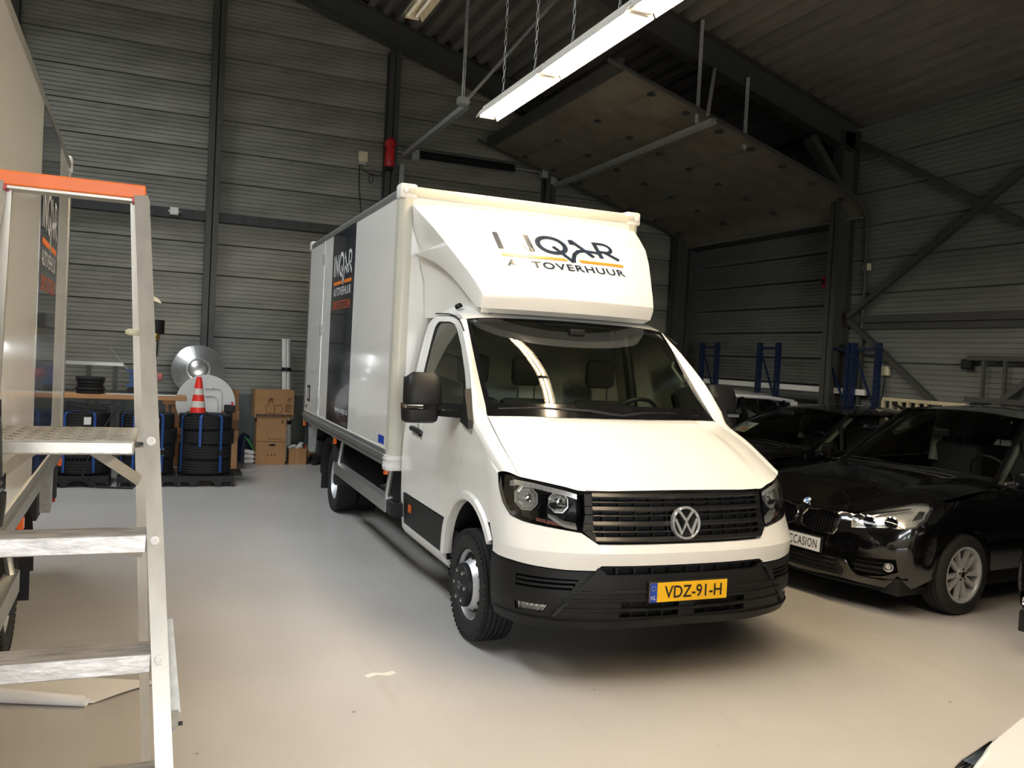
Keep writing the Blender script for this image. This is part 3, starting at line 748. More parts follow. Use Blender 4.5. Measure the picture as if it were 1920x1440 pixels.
def make_truck(loc, rz, label, wheelbase, box_len, band_side, detail=True):
    T = empty('box_van', loc, rz, label, 'van')
    # ---------------- cab side skins (image-left and right)
    inw = lambda v, t: (v[0] - math.copysign(t, v[0]), v[1], v[2])
    sidemap = lambda s: (lambda y, z: (s * interp(z, ZWT), y, z))
    arc = lambda R1, R2, a0, a1, n: [(.945 + R1 * math.cos(a0 + (a1 - a0) * k / n), .38 + R2 * math.sin(a0 + (a1 - a0) * k / n)) for k in range(n + 1)]
    dcut = [(1.036, 1.379), (1.10, 1.488), (1.28, 1.69), (1.546, 1.905), (1.70, 1.995), (1.849, 2.062), (2.0, 2.098), (2.26, 2.125), (2.47, 2.13)]
    win = [(1.215, 1.415), (1.185, 1.45), (1.27, 1.56), (1.40, 1.70), (1.62, 1.885), (1.80, 2.0), (1.9, 2.04), (2.02, 2.06), (2.30, 2.068), (2.34, 2.05), (2.36, 2.02), (2.36, 1.46), (2.33, 1.43)]
    dlow = [(1.036, 1.379), (1.08, 1.28), (1.15, 1.17), (1.178, 1.06), (1.19, .97), (1.20, .935)]
    arch_out = arc(.545, .575, math.radians(62), math.radians(28), 6)   # rear upper quarter seen by the door
    g = .004
    for s in (-1, 1):
        fm = sidemap(s)
        door = empty('door'); door.parent = T
        dp = [(a + g, b) for a, b in dcut[1:]]
        rear = [(2.49, 2.13), (2.49, .705)]
        low = [(1.425, .700)]
        ar = [(a, b) for a, b in arc(.545, .575, math.radians(33), math.radians(61), 6)]
        up = [(a + g, b) for a, b in dlow[::-1]]
        outline = dp + rear + low + ar + up
        patch(outline, [win], fm, .06, .02, inw, lines=(1.15, 1.185, 1.22)).build('door_skin', M_paint, door, smooth=True)
        patch(win, (), lambda y, z, s=s: (s * (interp(z, ZWT) - .008), y, z), .15).build('window_pane', M_glass, door, smooth=True)
        # rubber frame of the window
        e = dens(win, .05); cxy = (sum(p[0] for p in win) / len(win), sum(p[1] for p in win) / len(win))
        inn = [(p[0] + (cxy[0] - p[0]) * .045, p[1] + (cxy[1] - p[1]) * .04) for p in e]
        MB().grid([[(s * (interp(z, ZWT) + .001), y, z) for y, z in e], [(s * (interp(z, ZWT) - .004), y, z) for y, z in inn]], closed_u=True).build('window_seal', M_blackdeep, door, smooth=True)
        hp = [(2.362, 1.235), (2.269, 1.232), (2.14, 1.224), (2.085, 1.212)]
        mb = MB(); mb.grid([[(s * (1.0 + d), y, z + dz) for y, z in hp] for d, dz in ((.0, -.022), (.028, -.026), (.034, -.008), (.028, .008), (0, .008))]); mb.build('handle', M_blackpl, door, smooth=True)
        MB().lathe([(.0, -.002), (.05, -.002), (.052, .004), (.045, .004)], 20, Matrix.Translation((s * 1.001, 2.19, 1.225)) @ Matrix.Rotation(s * PI / 2, 4, 'Y') @ Matrix.Diagonal((1.1, .9, 1, 1))).build('handle_cup', M_paint, door, smooth=True)
        clad = [(1.432, .692), (2.485, .697), (2.482, .462), (1.475, .452), (1.455, .56)]
        patch(clad, (), lambda y, z, s=s: (s * (interp(z, ZWT) + .006), y, z), .1, .02, inw).build('cladding', M_blackpl, door)
        MB().box(min(s * 1.015, s * 1.026), max(s * 1.015, s * 1.026), 2.26, 2.31, .575, .635).build('side_reflector', M_amber, door)
        # pillar behind door, sill
        pil = [(2.494, 2.135), (2.58, 2.135), (2.58, .40), (2.494, .40)]
        patch(pil, (), fm, .1, .03, inw).build('rear_pillar', M_paint, T, smooth=True)
        sill = [(1.475, .445), (2.52, .452), (2.535, .38), (2.50, .36), (1.42, .352), (1.44, .40)]
        patch(sill, (), lambda y, z, s=s: (s * (interp(z, ZWT) + .012 - .03 * sm(z, .40, .36)), y, z), .05, .05, inw).build('sill', M_paint, T, smooth=True)
        # front fender
        S_ = lambda y, z: (WT.S0 + y - .5 - interp(z, OFFT), z)
        hlo = WT.poly([(.966, .37, .908), (.992, .44, .98), (.9995, .493, 1.064), (.994, .536, 1.143)])
        sh = [(.70, 1.22), (.85, 1.295), (1.03, 1.375)]
        arf = arc(.545, .575, math.radians(61), math.radians(128), 10)
        fo = [S_(.575, .835), (WT.inv(.985, .42, .90) - .0, .895)] + hlo + [S_(*q) for q in sh] + [S_(a - g, b) for a, b in dlow] + [S_(*q) for q in arf]
        fo = fo if s > 0 else mir2(fo)
        patch(fo, (), lambda u, z: WT.pt(u, z), .05, .02, inw, lines=(1.15, 1.185, 1.22)).build('fender', M_paint, T, smooth=True)
        # wheel arch flare and liner
        aa = [math.radians(a) for a in range(8, 148, 7)]
        ring = lambda r1, r2, dx: [(s * (interp(.38 + r2 * math.sin(a), ZWT) + dx), .945 + r1 * math.cos(a), .38 + r2 * math.sin(a)) for a in aa]
        MB().grid([ring(.55, .58, .0), ring(.54, .565, .018), ring(.50, .53, .022), ring(.49, .52, .012), ring(.49, .52, -.05)]).build('arch_flare', M_paint, T, smooth=True)
        aa2 = [math.radians(a) for a in range(-12, 196, 8)]
        rl2 = lambda dx: [(s * (min(1.0, interp(max(.3, .38 + .53 * math.sin(a)), ZWT)) + dx), .945 + .50 * math.cos(a), .38 + .53 * math.sin(a)) for a in aa2]
        MB().grid([rl2(-.012), rl2(-.46)]).build('arch_liner', M_blackdeep, T, smooth=True)
        MB().add([(s * .56, .945 + .52 * c, .38 + .55 * q) for c, q in [(math.cos(math.radians(a)), math.sin(math.radians(a))) for a in range(-10, 200, 14)]], [tuple(range(15))]).build('arch_liner', M_blackdeep, T)
        # shoulder: fender top towards the bonnet edge
        A = curve([(s * .99, .534, 1.142), (s * 1.0, .70, 1.22), (s * .995, .85, 1.295), (s * .985, 1.03, 1.377), (s * .968, 1.10, 1.488)])
        B = curve([(s * .917, .393, 1.134), (s * .918, .62, 1.245), (s * .912, .78, 1.318), (s * .882, 1.055, 1.428), (s * .872, 1.12, 1.49)])
        rows = [[tuple(A(k / 12).lerp(B(k / 12), q) + Vector((s * .018, -.004, .016)) * math.sin(PI * q)) for q in (0, .15, .35, .5, .65, .85, 1)] for k in range(13)]
        MB().grid(rows).build('fender_top', M_paint, T, smooth=True)
        # A-pillar up to roof
        A = curve([(s * interp(z, ZWT), y, z) for y, z in dcut[1:6]] )
        B = curve([(s * .872, 1.12, 1.487), (s * .86, 1.30, 1.655), (s * .843, 1.50, 1.845), (s * .828, 1.65, 1.985), (s * .817, 1.744, 2.073)])
        rows = [[tuple(A(k / 14).lerp(B(k / 14), q) + Vector((s * .012, -.012, .008)) * math.sin(PI * q)) for q in (0, .2, .4, .6, .8, 1)] for k in range(15)]
        MB().grid(rows).build('pillar', M_paint, T, smooth=True)
        # dark drip line above the door
        MB().tube([(s * (interp(z, ZWT) + .002), y - .012, z + .03) for y, z in ((1.62, 1.955), (1.75, 2.02), (1.9, 2.065), (2.1, 2.09), (2.48, 2.105))], .005, 5).build('drip_gutter', M_blackdeep, T)
        if detail: MB().lathe([(0, 0), (.028, 0), (.03, .02), (.02, .035), (0, .037)], 14, Matrix.Translation((s * .79, 2.0, 2.165)) @ Matrix.Rotation(s * .5, 4, 'Y')).build('roof_camera', M_blackpl, T, smooth=True)
    # roof of the cab
    Fc = curve([(-.82, 1.85, 2.075), (-.817, 1.744, 2.078), (-.6, 1.765, 2.1), (0, 1.79, 2.112), (.6, 1.765, 2.1), (.817, 1.744, 2.078), (.82, 1.85, 2.075)])
    def Rr(u):
        x = -.81 + 1.62 * u; return Vector((x, 2.58, 2.135 + .14 * (1 - abs(x / .81) ** 3)))
    Lc = curve([(-.82, 1.85, 2.075), (-.828, 2.0, 2.10), (-.82, 2.26, 2.125), (-.81, 2.58, 2.135)])
    Rc = lambda v: Vector((-Lc(v).x, Lc(v).y, Lc(v).z))
    MB().grid(coons(Fc, Rr, Lc, Rc, 24, 8, lambda u, v: Vector((0, 0, .06 * math.sin(PI * v) * (math.sin(PI * u) ** .35 if 0 < u < 1 else 0))))).build('cab_roof', M_paint, T, smooth=True)
    # rear wall of cab, floor pan
    MB().box(-.97, .97, 2.55, 2.58, .45, 1.45).build('cab_back', M_paint, T)
    MB().add([(-.97, 2.57, 1.45), (.97, 2.57, 1.45), (.80, 2.57, 2.13), (-.80, 2.57, 2.13)], [(0, 1, 2, 3)]).build('cab_back_upper', M_paint, T)
    MB().box(-.95, .95, .95, 2.55, .45, .62).build('cab_floor', M_blackdeep, T)
    # ---------------- bonnet
    Fh = curve([(-.914, .393, 1.133), (-.806, .293, 1.117), (-.701, .232, 1.099), (-.60, .186, 1.080), (-.3, .145, 1.086), (0, .128, 1.09), (.3, .145, 1.086), (.60, .186, 1.080), (.701, .232, 1.099), (.806, .293, 1.117), (.914, .393, 1.133)])
    Bh = curve([(-.878, 1.060, 1.430), (-.6, .96, 1.437), (-.3, .905, 1.437), (0, .89, 1.437), (.3, .905, 1.437), (.6, .96, 1.437), (.878, 1.060, 1.430)])
    Lh = curve([(-.914, .393, 1.133), (-.915, .62, 1.243), (-.909, .78, 1.316), (-.878, 1.060, 1.430)])
    Rh = lambda v: Vector((-Lh(v).x, Lh(v).y, Lh(v).z))
    def bulge(u, v):
        x = abs(u - .5) * 2; env = math.sin(PI * min(1, max(0, v))) ** .8
        return Vector((0, -.012 * env, .035 * env * (1 - x ** 2) + .016 * sm(v, .05, .35) * (1 - sm(x, .66, .74)) * (1 - sm(v, .85, 1))))
    MB().grid(coons(Fh, Bh, Lh, Rh, 44, 16, bulge)).build('bonnet', M_paint, T, smooth=True)
    MB().grid([[Fh(k / 40) + Vector((0, .0, 0)) for k in range(41)], [Fh(k / 40) + Vector((0, .02, -.03)) for k in range(41)]]).build('bonnet_lip', M_blackdeep, T)
    MB().grid([[Lh(k / 10) * 1.0 + Vector((.002, 0, 0)) for k in range(11)], [Lh(k / 10) + Vector((.02, 0, -.05)) for k in range(11)]]).build('bonnet_gap', M_blackdeep, T)
    # ---------------- windscreen
    Bw = curve([(-.876, 1.066, 1.436), (-.6, .968, 1.441), (-.3, .915, 1.441), (0, .90, 1.441), (.3, .915, 1.441), (.6, .968, 1.441), (.876, 1.066, 1.436)])
    Tw = curve([(-.817, 1.744, 2.073), (-.6, 1.755, 2.092), (0, 1.775, 2.105), (.6, 1.755, 2.092), (.817, 1.744, 2.073)])
    Lw = curve([(-.876, 1.066, 1.436), (-.86, 1.30, 1.655), (-.843, 1.50, 1.845), (-.817, 1.744, 2.073)])
    Rw = lambda v: Vector((-Lw(v).x, Lw(v).y, Lw(v).z))
    NU, NV = 48, 28
    rows = coons(Bw, Tw, Lw, Rw, NU, NV, lambda u, v: Vector((0, -.10, .06)) * (math.sin(PI * u) ** .8 if 0 < u < 1 else 0) * math.sin(PI * v) * .55)
    gl = MB(); fr = MB(); V = [p for r in rows for p in r]
    gf = []; ff = []
    for j in range(NV):
        for i in range(NU):
            q = (j * (NU + 1) + i, j * (NU + 1) + i + 1, (j + 1) * (NU + 1) + i + 1, (j + 1) * (NU + 1) + i)
            (ff if (i < 1 or i >= NU - 1 or j < 3 or j >= NV - 1) else gf).append(q)
    gl.add(V, gf); fr.add(V, ff)
    ws = empty('windscreen'); ws.parent = T
    def clean(mb):
        used = sorted({i for f in mb.f for i in f}); mp = {a: k for k, a in enumerate(used)}
        mb.v = [mb.v[a] for a in used]; mb.f = [tuple(mp[i] for i in f) for f in mb.f]; return mb
    clean(gl).build('glass', M_glass, ws, smooth=True); clean(fr).build('black_border', M_gloss_black, ws, smooth=True)
    # cowl + wipers
    MB().grid([[Bw(k / 20) + Vector((0, -.012, -.006)) for k in range(21)], [Bh(k / 20) + Vector((0, .01, -.03)) for k in range(21)]]).build('cowl', M_blackdeep, T)
    for (pts) in ([(-.80, 1.075, 1.475), (-.52, 1.0, 1.492), (-.2, .945, 1.475), (.06, .925, 1.452)], [(.72, 1.035, 1.462), (.45, .98, 1.482), (.2, .945, 1.47), (.02, .925, 1.45)]):
        w = empty('wiper'); w.parent = T
        MB().tube(pts[:3], .008, 6).build('blade', M_blackdeep, w, smooth=True)
        MB().tube([pts[1], tuple(Vector(pts[2]) + Vector((0, -.012, .01))), pts[3]], [.008, .010, .014], 6).build('arm', M_blackpl, w, smooth=True)
    # ---------------- nose: white bumper band
    hl = WT.poly([(.99, .534, 1.142), (.914, .39, 1.131), (.806, .293, 1.114), (.701, .23, 1.096), (.62, .189, 1.074), (.632, .129, .858), (.745, .178, .872), (.873, .261, .889), (.917, .306, .897), (.962, .37, .917), (.988, .438, .98), (.996, .491, 1.064)])
    upL = WT.poly([(.574, .064, .654), (.73, .115, .655), (.883, .209, .665), (.969, .316, .676), (1.005, .432, .678), (1.018, .50, .684)])
    topL = WT.poly([(.999, .55, .83)]) + [(WT.inv(.990, .455, .985), .985)] + WT.poly([(.963, .372, .914), (.917, .306, .893), (.873, .261, .885), (.745, .178, .868), (.634, .129, .853), (.548, .075, .795)])
    half = [(WT.inv(.543, .055, .682), .682)] + upL + [(WT.S0 + .0, .72), (WT.S0 + .02, .83)] + topL[1:]
    outl = half + mir2(half)
    inn = lambda v, t: (v[0] * .985, v[1] + t, v[2])
    patch(outl, (), lambda u, z: WT.pt(u, z), .045, .03, inn, lines=(.752, .758)).build('bumper_white', M_paint, T, smooth=True, auto=22)
    # lower black bumper with openings
    lowL = [(0, .345)] + WT.poly([(.442, .051, .330), (.807, .19, .322), (.953, .386, .318), (.981, .527, .320)]) + [(WT.S0 + .04, .36), (WT.S0 + .03, .60), (WT.S0 + .0, .682)]
    upR = [(u, z - .006) for u, z in upL[::-1]] + [(WT.inv(.560, .06, .668), .668), (WT.inv(.535, .05, .676), .676), (0, .678)]
    halfb = lowL[1:] + upR[:-1]
    outb = halfb + mir2(halfb)
    vent1 = WT.poly([(.946, .285, .608), (.655, .083, .603), (.695, .098, .543), (.946, .287, .540)])
    fog = WT.poly([(.944, .292, .452), (.80, .15, .452), (.825, .17, .410), (.938, .296, .402)])
    intake = [(WT.inv(.545, .055, .672), .672), (WT.inv(.50, .045, .632), .632)]
    intk = intake + mir2(intake)
    lowg = WT.poly([(.42, .02, .478), (.06, .003, .478), (.06, .003, .392), (.42, .02, .392)])
    holes = [vent1, mir2(vent1), fog, mir2(fog), intk, lowg, mir2(lowg)]
    patch(outb, holes, lambda u, z: WT.pt(u, z, .004), .045, .035, inn).build('bumper_black', M_blackpl, T, smooth=True, auto=30)
    patch(outb, (), lambda u, z: WT.pt(u, z, -.06), .12).build('bumper_core', M_blackdeep, T, smooth=True)
    # horizontal ribs of the lower bumper
    for z, w0, w1 in ((.535, .0, .70), (.49, .0, .74), (.435, .0, .78)):
        mb = MB(); us = [WT.inv(w1, .1, z) * (-1 + 2 * k / 24) for k in range(25)]
        mb.grid([[WT.pt(u, z + dz, d) for u in us] for dz, d in ((-.012, .002), (-.006, .014), (.004, .014), (.01, .002))]); mb.build('bumper_rib', M_blackpl, T, smooth=True)
    mb = MB(); us = [WT.S0 * .985 * (-1 + 2 * k / 40) for k in range(41)]
    mb.grid([[WT.pt(u, .325 + dz + .014 * (1 - min(1, abs(u) / .45)), d) for u in us] for dz, d in ((.05, .004), (.045, .018), (.0, .014), (-.01, .0), (-.01, -.06))]); mb.build('bumper_lip', M_blackpl, T, smooth=True)
    for k in range(9):
        u = -.44 + .11 * k; MB().beam(WT.pt(u, .625, -.02), WT.pt(u, .675, -.02), .008, .012).build('intake_bar', M_blackpl, T)
    for s in (-1, 1):
        for k in range(3):
            u = s * (.15 + .10 * k); MB().beam(WT.pt(u, .39, -.015), WT.pt(u, .48, -.015), .008, .01).build('intake_bar', M_blackpl, T)
        for z, w in ((.588, .668), (.562, .684)):
            uu = [lerp(WT.inv(w, .09, z), WT.inv(.944, .287, z), k / 6) for k in range(7)]
            MB().grid([[WT.pt(s * u, z + dz, d) for u in uu] for dz, d in ((-.007, -.05), (-.007, .0), (.005, -.003), (.005, -.05))]).build('vent_fin', M_blackpl, T)
        # slanted bar beside the fog lamp
        a, b = WT.pt(s * WT.inv(.565, .06, .64), .64, .006), WT.pt(s * WT.inv(.78, .15, .395), .395, .006)
        MB().beam(a, b, .035, .02).build('bumper_strut', M_blackpl, T)
        fl_ = empty('fog_light'); fl_.parent = T
        fo = fog if s > 0 else mir2(fog)
        patch(fo, (), lambda u, z: WT.pt(u, z, -.03), .05).build('reflector', M_reflector, fl_)
        fc = MB()
        for k in range(6):
            f = (k + .5) / 6; p0 = Vector(WT.pt(s * lerp(fog[1][0], fog[0][0], f), .448, -.018)); p1 = Vector(WT.pt(s * lerp(fog[2][0], fog[3][0], f), .408, -.018)); fc.beam(p0, p1, .006, .006)
        fc.build('reflector_ridge', M_reflector, fl_)
        patch(fo, (), lambda u, z: WT.pt(u, z, -.004), .05).build('lens', M_lens, fl_)
        headlight(T, s, hl)
        mirror_unit(T, s)
    # ---------------- grille
    G = empty('grille'); G.parent = T
    gp = WT.poly([(.588, .176, 1.068), (.60, .17, 1.0), (.628, .126, .862), (.548, .075, .799)])
    gout = gp + mir2(gp)
    patch(gout, (), lambda u, z: WT.pt(u, z, -.05), .1).build('backing', M_blackdeep, G)
    for z in (1.058, 1.022, .985, .948, .904, .862, .822):
        big = z in (1.058, .985, .904, .822); h = .0135 if big else .005
        um = WT.inv(interp(z, [(.79, .545), (.86, .572), (1.07, .585)]), .1, z)
        us = [um * (-1 + 2 * k / 24) for k in range(25)]
        MB().grid([[WT.pt(u, z + dz, d) for u in us] for dz, d in ((-h, -.04), (-h, .002), (-h * .3, .008), (h, .0), (h, -.04))]).build('slat', M_slat, G, smooth=True, auto=25)
    for k in range(11):
        u = -.5 + .1 * k
        MB().beam(WT.pt(u, .81, -.03), WT.pt(u, 1.05, -.03), .008, .012).build('grille_rib', M_blackpl, G)
    for s in (-1, 1):
        for z0, z1 in ((1.0, 1.066), (.955, .996), (.905, .950), (.868, .902), (.812, .865)):
            w = lambda z: (interp(z, [(.8, .545), (.86, .565), (1.07, .585)]), interp(z, [(.8, .56), (.86, .63), (1.07, .622)]))
            a0, b0 = w(z0); a1, b1 = w(z1)
            q = [(s * WT.inv(a0, .1, z0), z0), (s * WT.inv(b0, .1, z0), z0), (s * WT.inv(b1, .1, z1), z1), (s * WT.inv(a1, .1, z1), z1)]
            patch(q, (), lambda u, z: WT.pt(u, z, .0), .1, .03, lambda v, t: (v[0], v[1] + t, v[2])).build('grille_wing', M_blackpl, G)
    MB().tube([WT.pt(u, 1.078, .0) for u in [WT.inv(.6, .17, 1.07) * (-1 + 2 * k / 24) for k in range(25)]], .006, 6).build('top_trim', M_chrome if False else M_gloss_black, G)
    # emblem
    EM = Matrix.Translation((0, .052, .91)) @ Matrix.Rotation(PI / 2 - .14, 4, 'X') @ Matrix.Diagonal((1.02, 1.02, 1, 1))
    em = empty('emblem'); em.parent = T
    MB().lathe([(.094, -.02), (.096, .0), (.09, .012), (.083, .012), (.078, .002)], 40, EM).build('ring', M_emblem, em, smooth=True)
    MB().disc(.085, .0, 40, EM).build('roundel', M_gloss_black, em)
    for pts in ([(-.045, .068), (-.004, -.02 + .022), (0, .012), (.004, .002), (.045, .068)], [(-.072, .024), (-.032, -.058), (0, .006), (.032, -.058), (.072, .024)]):
        v, f = ribbon([pts[0], pts[2], pts[4]] if len(pts) == 5 and pts[1][1] > -.03 else pts, .015)
        mb = MB().add([(x, y, .008) for x, y in v] + [(x, y, .0) for x, y in v], f + [tuple(i + len(v) for i in q) for q in f]); n = len(v) // 2
        for i in range(n - 1):
            a = 2 * i; mb.f += [(a, a + 2, a + 2 + len(v), a + len(v)), (a + 1, a + 3, a + 3 + len(v), a + 1 + len(v))]
        mb.v = [tuple(EM @ Vector(p)) for p in mb.v]; mb.build('letter', M_emblem, em)
    # licence plate
    lp = empty('license_plate'); lp.parent = T; lp.location = (0, 0, .534)
    if detail:
        yq = -.012
        MB().box(-.268, .268, yq - .002, yq + .02, -.062, .062, bev=.004).build('plate_holder', M_blackdeep, lp)
        MB().box(-.26, .26, yq - .006, yq - .002, -.055, .055).build('plate', M_plate_y, lp)
        MB().box(-.26, -.213, yq - .007, yq - .0055, -.055, .055).build('country_band', M_plate_blue, lp)
        decal(fit2d(text2d('NL'), -.252, -.221, -.04, -.017), lambda x, z: (x, yq - .0085, z), 'country_code', M_white_print, lp)
        mb = MB()
        for k in range(12):
            a = 2 * PI * k / 12; mb.box(-.002, .002, -.0005, .0005, -.002, .002, Matrix.Translation((-.2365 + .013 * math.cos(a), yq - .008, .024 + .013 * math.sin(a))))
        mb.build('star_ring', M_alu, lp)
        decal(fit2d(text2d('VDZ-91-H', bold=.012), -.165, .222, -.036, .036), lambda x, z: (x, yq - .0085, z), 'lettering', M_ink, lp)
        for x in (-.195, .235): MB().lathe([(.006, 0), (.004, .002), (0, .002)], 8, Matrix.Translation((x, yq - .006, .0)) @ Matrix.Rotation(PI / 2, 4, 'X')).build('screw_cap', M_plate_y, lp)
    else:
        MB().box(-.26, .26, -.015, .0, -.055, .055).build('plate', M_plate_y, lp)
    # wheels
    for s in (-1, 1):
        wheel(T, s * .885, .99, s, kind='front')
        wheel(T, s * .905, .99 + wheelbase, s, dual=True, kind='rear')
    # ---------------- interior
    it = empty('cab_interior'); it.parent = T
    if detail:
        db = [(-.90, 1.02), (-.5, .92), (0, .90), (.5, .92), (.9, 1.02)]
        B1 = curve([(x, y + .08, 1.385) for x, y in db]); B2 = curve([(-.9, 1.45, 1.40), (-.4, 1.46, 1.405), (0, 1.46, 1.405), (.4, 1.46, 1.42), (.62, 1.47, 1.455), (.85, 1.45, 1.41)])
        mb = MB().grid([[tuple(B1(k / 24)) for k in range(25)], [tuple(B1(k / 24).lerp(B2(k / 24), .5) + Vector((0, 0, .012))) for k in range(25)], [tuple(B2(k / 24)) for k in range(25)], [tuple(B2(k / 24) + Vector((0, .05, -.12))) for k in range(25)], [tuple(B2(k / 24) + Vector((0, .0, -.5))) for k in range(25)]])
        mb.build('dashboard', M_dash, it, smooth=True)
        for (x, y, z) in ((-.75, 1.25, 1.405),):
            MB().lathe([(.055, 0), (.055, .01), (.045, .01), (.04, -.02), (0, -.02)], 20, Matrix.Translation((x, y, z))).build('cup_holder', M_blackpl, it, smooth=True)
        for x in (-.18, .15, .55, .75):
            MB().prism([(x - .05, 1.33), (x + .05, 1.33), (x - .05, 1.40)], 1.408, 1.416).build('vent_tray', M_blackpl, it)
        for (x, wd) in ((-.62, .44), (-.17, .44), (.48, .50)):
            MB().box(x - wd / 2, x + wd / 2, 2.02, 2.18, .72, 1.50, bev=.06).build('seat_back', M_seat, it, smooth=True)
            MB().box(x - wd / 2, x + wd / 2, 1.65, 2.15, .62, .80, bev=.05).build('seat_cushion', M_seat, it, smooth=True)
            MB().box(x - .13, x + .13, 2.06, 2.15, 1.60, 1.83, bev=.045).build('headrest', M_seat, it, smooth=True)
            for q in (-.07, .07): MB().tube([(x + q, 2.1, 1.48), (x + q, 2.1, 1.62)], .007, 8).build('headrest_post', M_chrome, it)
        SW = Matrix.Translation((.47, 1.52, 1.40)) @ Matrix.Rotation(math.radians(-55), 4, 'X')
        MB().tube([SW @ Vector((.19 * math.cos(a), .19 * math.sin(a), 0)) for a in [2 * PI * k / 32 for k in range(32)]], .016, 8, closed=True).build('steering_wheel', M_blackpl, it, smooth=True)
        MB().lathe([(.0, -.03), (.07, -.03), (.06, .02), (0, .03)], 20, SW).box(-.18, .18, -.02, .02, -.01, .01, SW).build('steering_hub', M_blackpl, it)
        MB().box(-.93, .93, 2.535, 2.548, .6, 1.45).build('rear_trim', M_trim, it)
        MB().add([(-.93, 2.54, 1.45), (.93, 2.54, 1.45), (.78, 2.54, 2.10), (-.78, 2.54, 2.10)], [(0, 1, 2, 3)]).build('rear_trim', M_trim, it)
        for s in (-1, 1):
            P = [(s * .845, 1.13, 1.45), (s * .83, 1.33, 1.65), (s * .80, 1.70, 2.02)]; Q = [(s * .93, 1.20, 1.42), (s * .89, 1.45, 1.67), (s * .83, 1.85, 2.03)]
            MB().grid([P, Q]).build('pillar_trim', M_trim, it, smooth=True)
            MB().add([(s * .93, 2.38, 1.40), (s * .93, 2.54, 1.40), (s * .80, 2.54, 2.06), (s * .80, 2.38, 2.06)], [(0, 1, 2, 3)]).build('pillar_trim', M_trim, it)
            MB().add([(s * .96, 1.52, .7), (s * .96, 2.5, .7), (s * .95, 2.5, 1.41), (s * .95, 1.2, 1.41), (s * .955, 1.25, 1.0)], [(0, 1, 2, 3, 4)]).build('door_card', M_dash, it)
        MB().tube([(.80, 1.52, 1.84), (.78, 1.50, 1.80), (.82, 1.42, 1.70), (.85, 1.40, 1.68)], .012, 8).build('grab_handle', M_dash, it, smooth=True)
        MB().add([(-.8, 1.80, 2.075), (.8, 1.80, 2.075), (.76, 2.54, 2.11), (-.76, 2.54, 2.11)], [(0, 1, 2, 3)]).build('headliner', M_trim, it)
        MB().box(-.05, .07, 1.60, 1.66, 2.0, 2.05, bev=.01).build('sensor_pod', M_blackpl, it)
    # ---------------- roof air deflector
    fa = empty('air_deflector'); fa.parent = T
    zs_ = [a[2] for a in FAIR]; zz_ = sorted(set([zs_[-1] + (zs_[0] - zs_[-1]) * k / 24 for k in range(25)]), reverse=True)
    rows = [[fair_pt(interp(z, FW) * (-1 + 2 * k / 36), z) for k in range(37)] for z in zz_]
    w0, y0 = FAIR[-1][0], FAIR[-1][1]
    top = [(rows[0][k][0] * .985, 2.665, 3.035 - .03 * abs(-1 + 2 * k / 36) ** 6) for k in range(37)]
    low1 = [(p[0] * 1.005, p[1] + .004, 2.235) for p in rows[-1]]
    low2 = [(p[0] * .995, p[1] + .03, 2.165) for p in rows[-1]]
    low3 = [(p[0] * .96, p[1] + .10, 2.135) for p in rows[-1]]
    MB().grid([top] + rows).build('front_skin', M_paint2, fa, smooth=True, auto=40)
    MB().grid([rows[-1], low1, low2, low3]).build('lower_lip', M_paint2, fa, smooth=True, auto=28)
    for s in (-1, 1):
        k0 = 0 if s < 0 else 36
        edge = [r[k0] for r in [top] + rows + [low1, low2]]
        m = len(edge); back = []
        for i, p in enumerate(edge):
            f = i / (m - 1)
            q = Vector((s * lerp(1.0, .72, sm(f, .1, 1)), 2.668, lerp(3.0, 2.62, min(1, f * 2.2)))) if f < .455 else None
            if q is None:
                g2 = (f - .455) / .545; q = Vector((s * lerp(1.0, .73, g2), lerp(2.668, 1.80, g2 ** .9), lerp(2.62, 2.17, g2) + .07 * math.sin(PI * g2)))
            back.append(tuple(q))
        MB().grid([edge, [tuple(Vector(a).lerp(Vector(b), .5) + Vector((s * .012, 0, 0))) for a, b in zip(edge, back)], back]).build('side_skin', M_paint2, fa, smooth=True)
        # recessed lower skirt down to the cab roof
        sk = [p for p in back[int(m * .42):]]
        MB().grid([sk, [(p[0] - s * .04, p[1] + .01, p[2] - .01) for p in sk], [(p[0] - s * .10, p[1] + .02, max(2.14, p[2] - .22)) for p in sk], [(p[0] - s * .12, p[1] + .04, 2.10) for p in sk]]).build('skirt', M_paint2, fa, smooth=True, auto=28)
    if detail:
        fm = lambda x, z: fair_pt(x, z, .004)
        sx = 1.03 / 4.62; zt, zb2 = 2.785, 2.640
        Lm = lambda x, y: fm(-.475 + x * sx, zb2 + y * (zt - zb2))
        decal(logo_inqar(), Lm, 'logo_lettering', M_navy, fa); 
        mb = logo_bar(); decal(mb, Lm, 'logo_bar', M_orange, fa)
        decal(fit2d(text2d('AUTOVERHUUR', bold=.022, space=1.15), -.475, .545, 2.497, 2.553), fm, 'logo_lettering', M_navy, fa)
    # ---------------- box body
    BW, Z0, Z1, Y0 = 1.10, .905, 3.13, 2.68; Y1 = Y0 + box_len
    bx = empty('cargo_box'); bx.parent = T
    MB().box(-BW, -BW + .03, Y0 + .05, Y1 - .03, Z0 + .06, Z1 - .03).build('side_panel', M_panel, bx)
    MB().box(BW - .03, BW, Y0 + .05, Y1 - .03, Z0 + .06, Z1 - .03).build('side_panel', M_panel, bx)
    MB().box(-BW + .05, BW - .05, Y0, Y0 + .03, Z0 + .03, Z1 - .03).build('front_panel', M_panel, bx)
    MB().box(-BW + .02, BW - .02, Y0 + .02, Y1 - .02, Z1 - .02, Z1 + .005).build('roof_panel', M_panel, bx)
    MB().box(-BW + .02, BW - .02, Y1 - .03, Y1, Z0, Z1).build('rear_door', M_panel, bx)
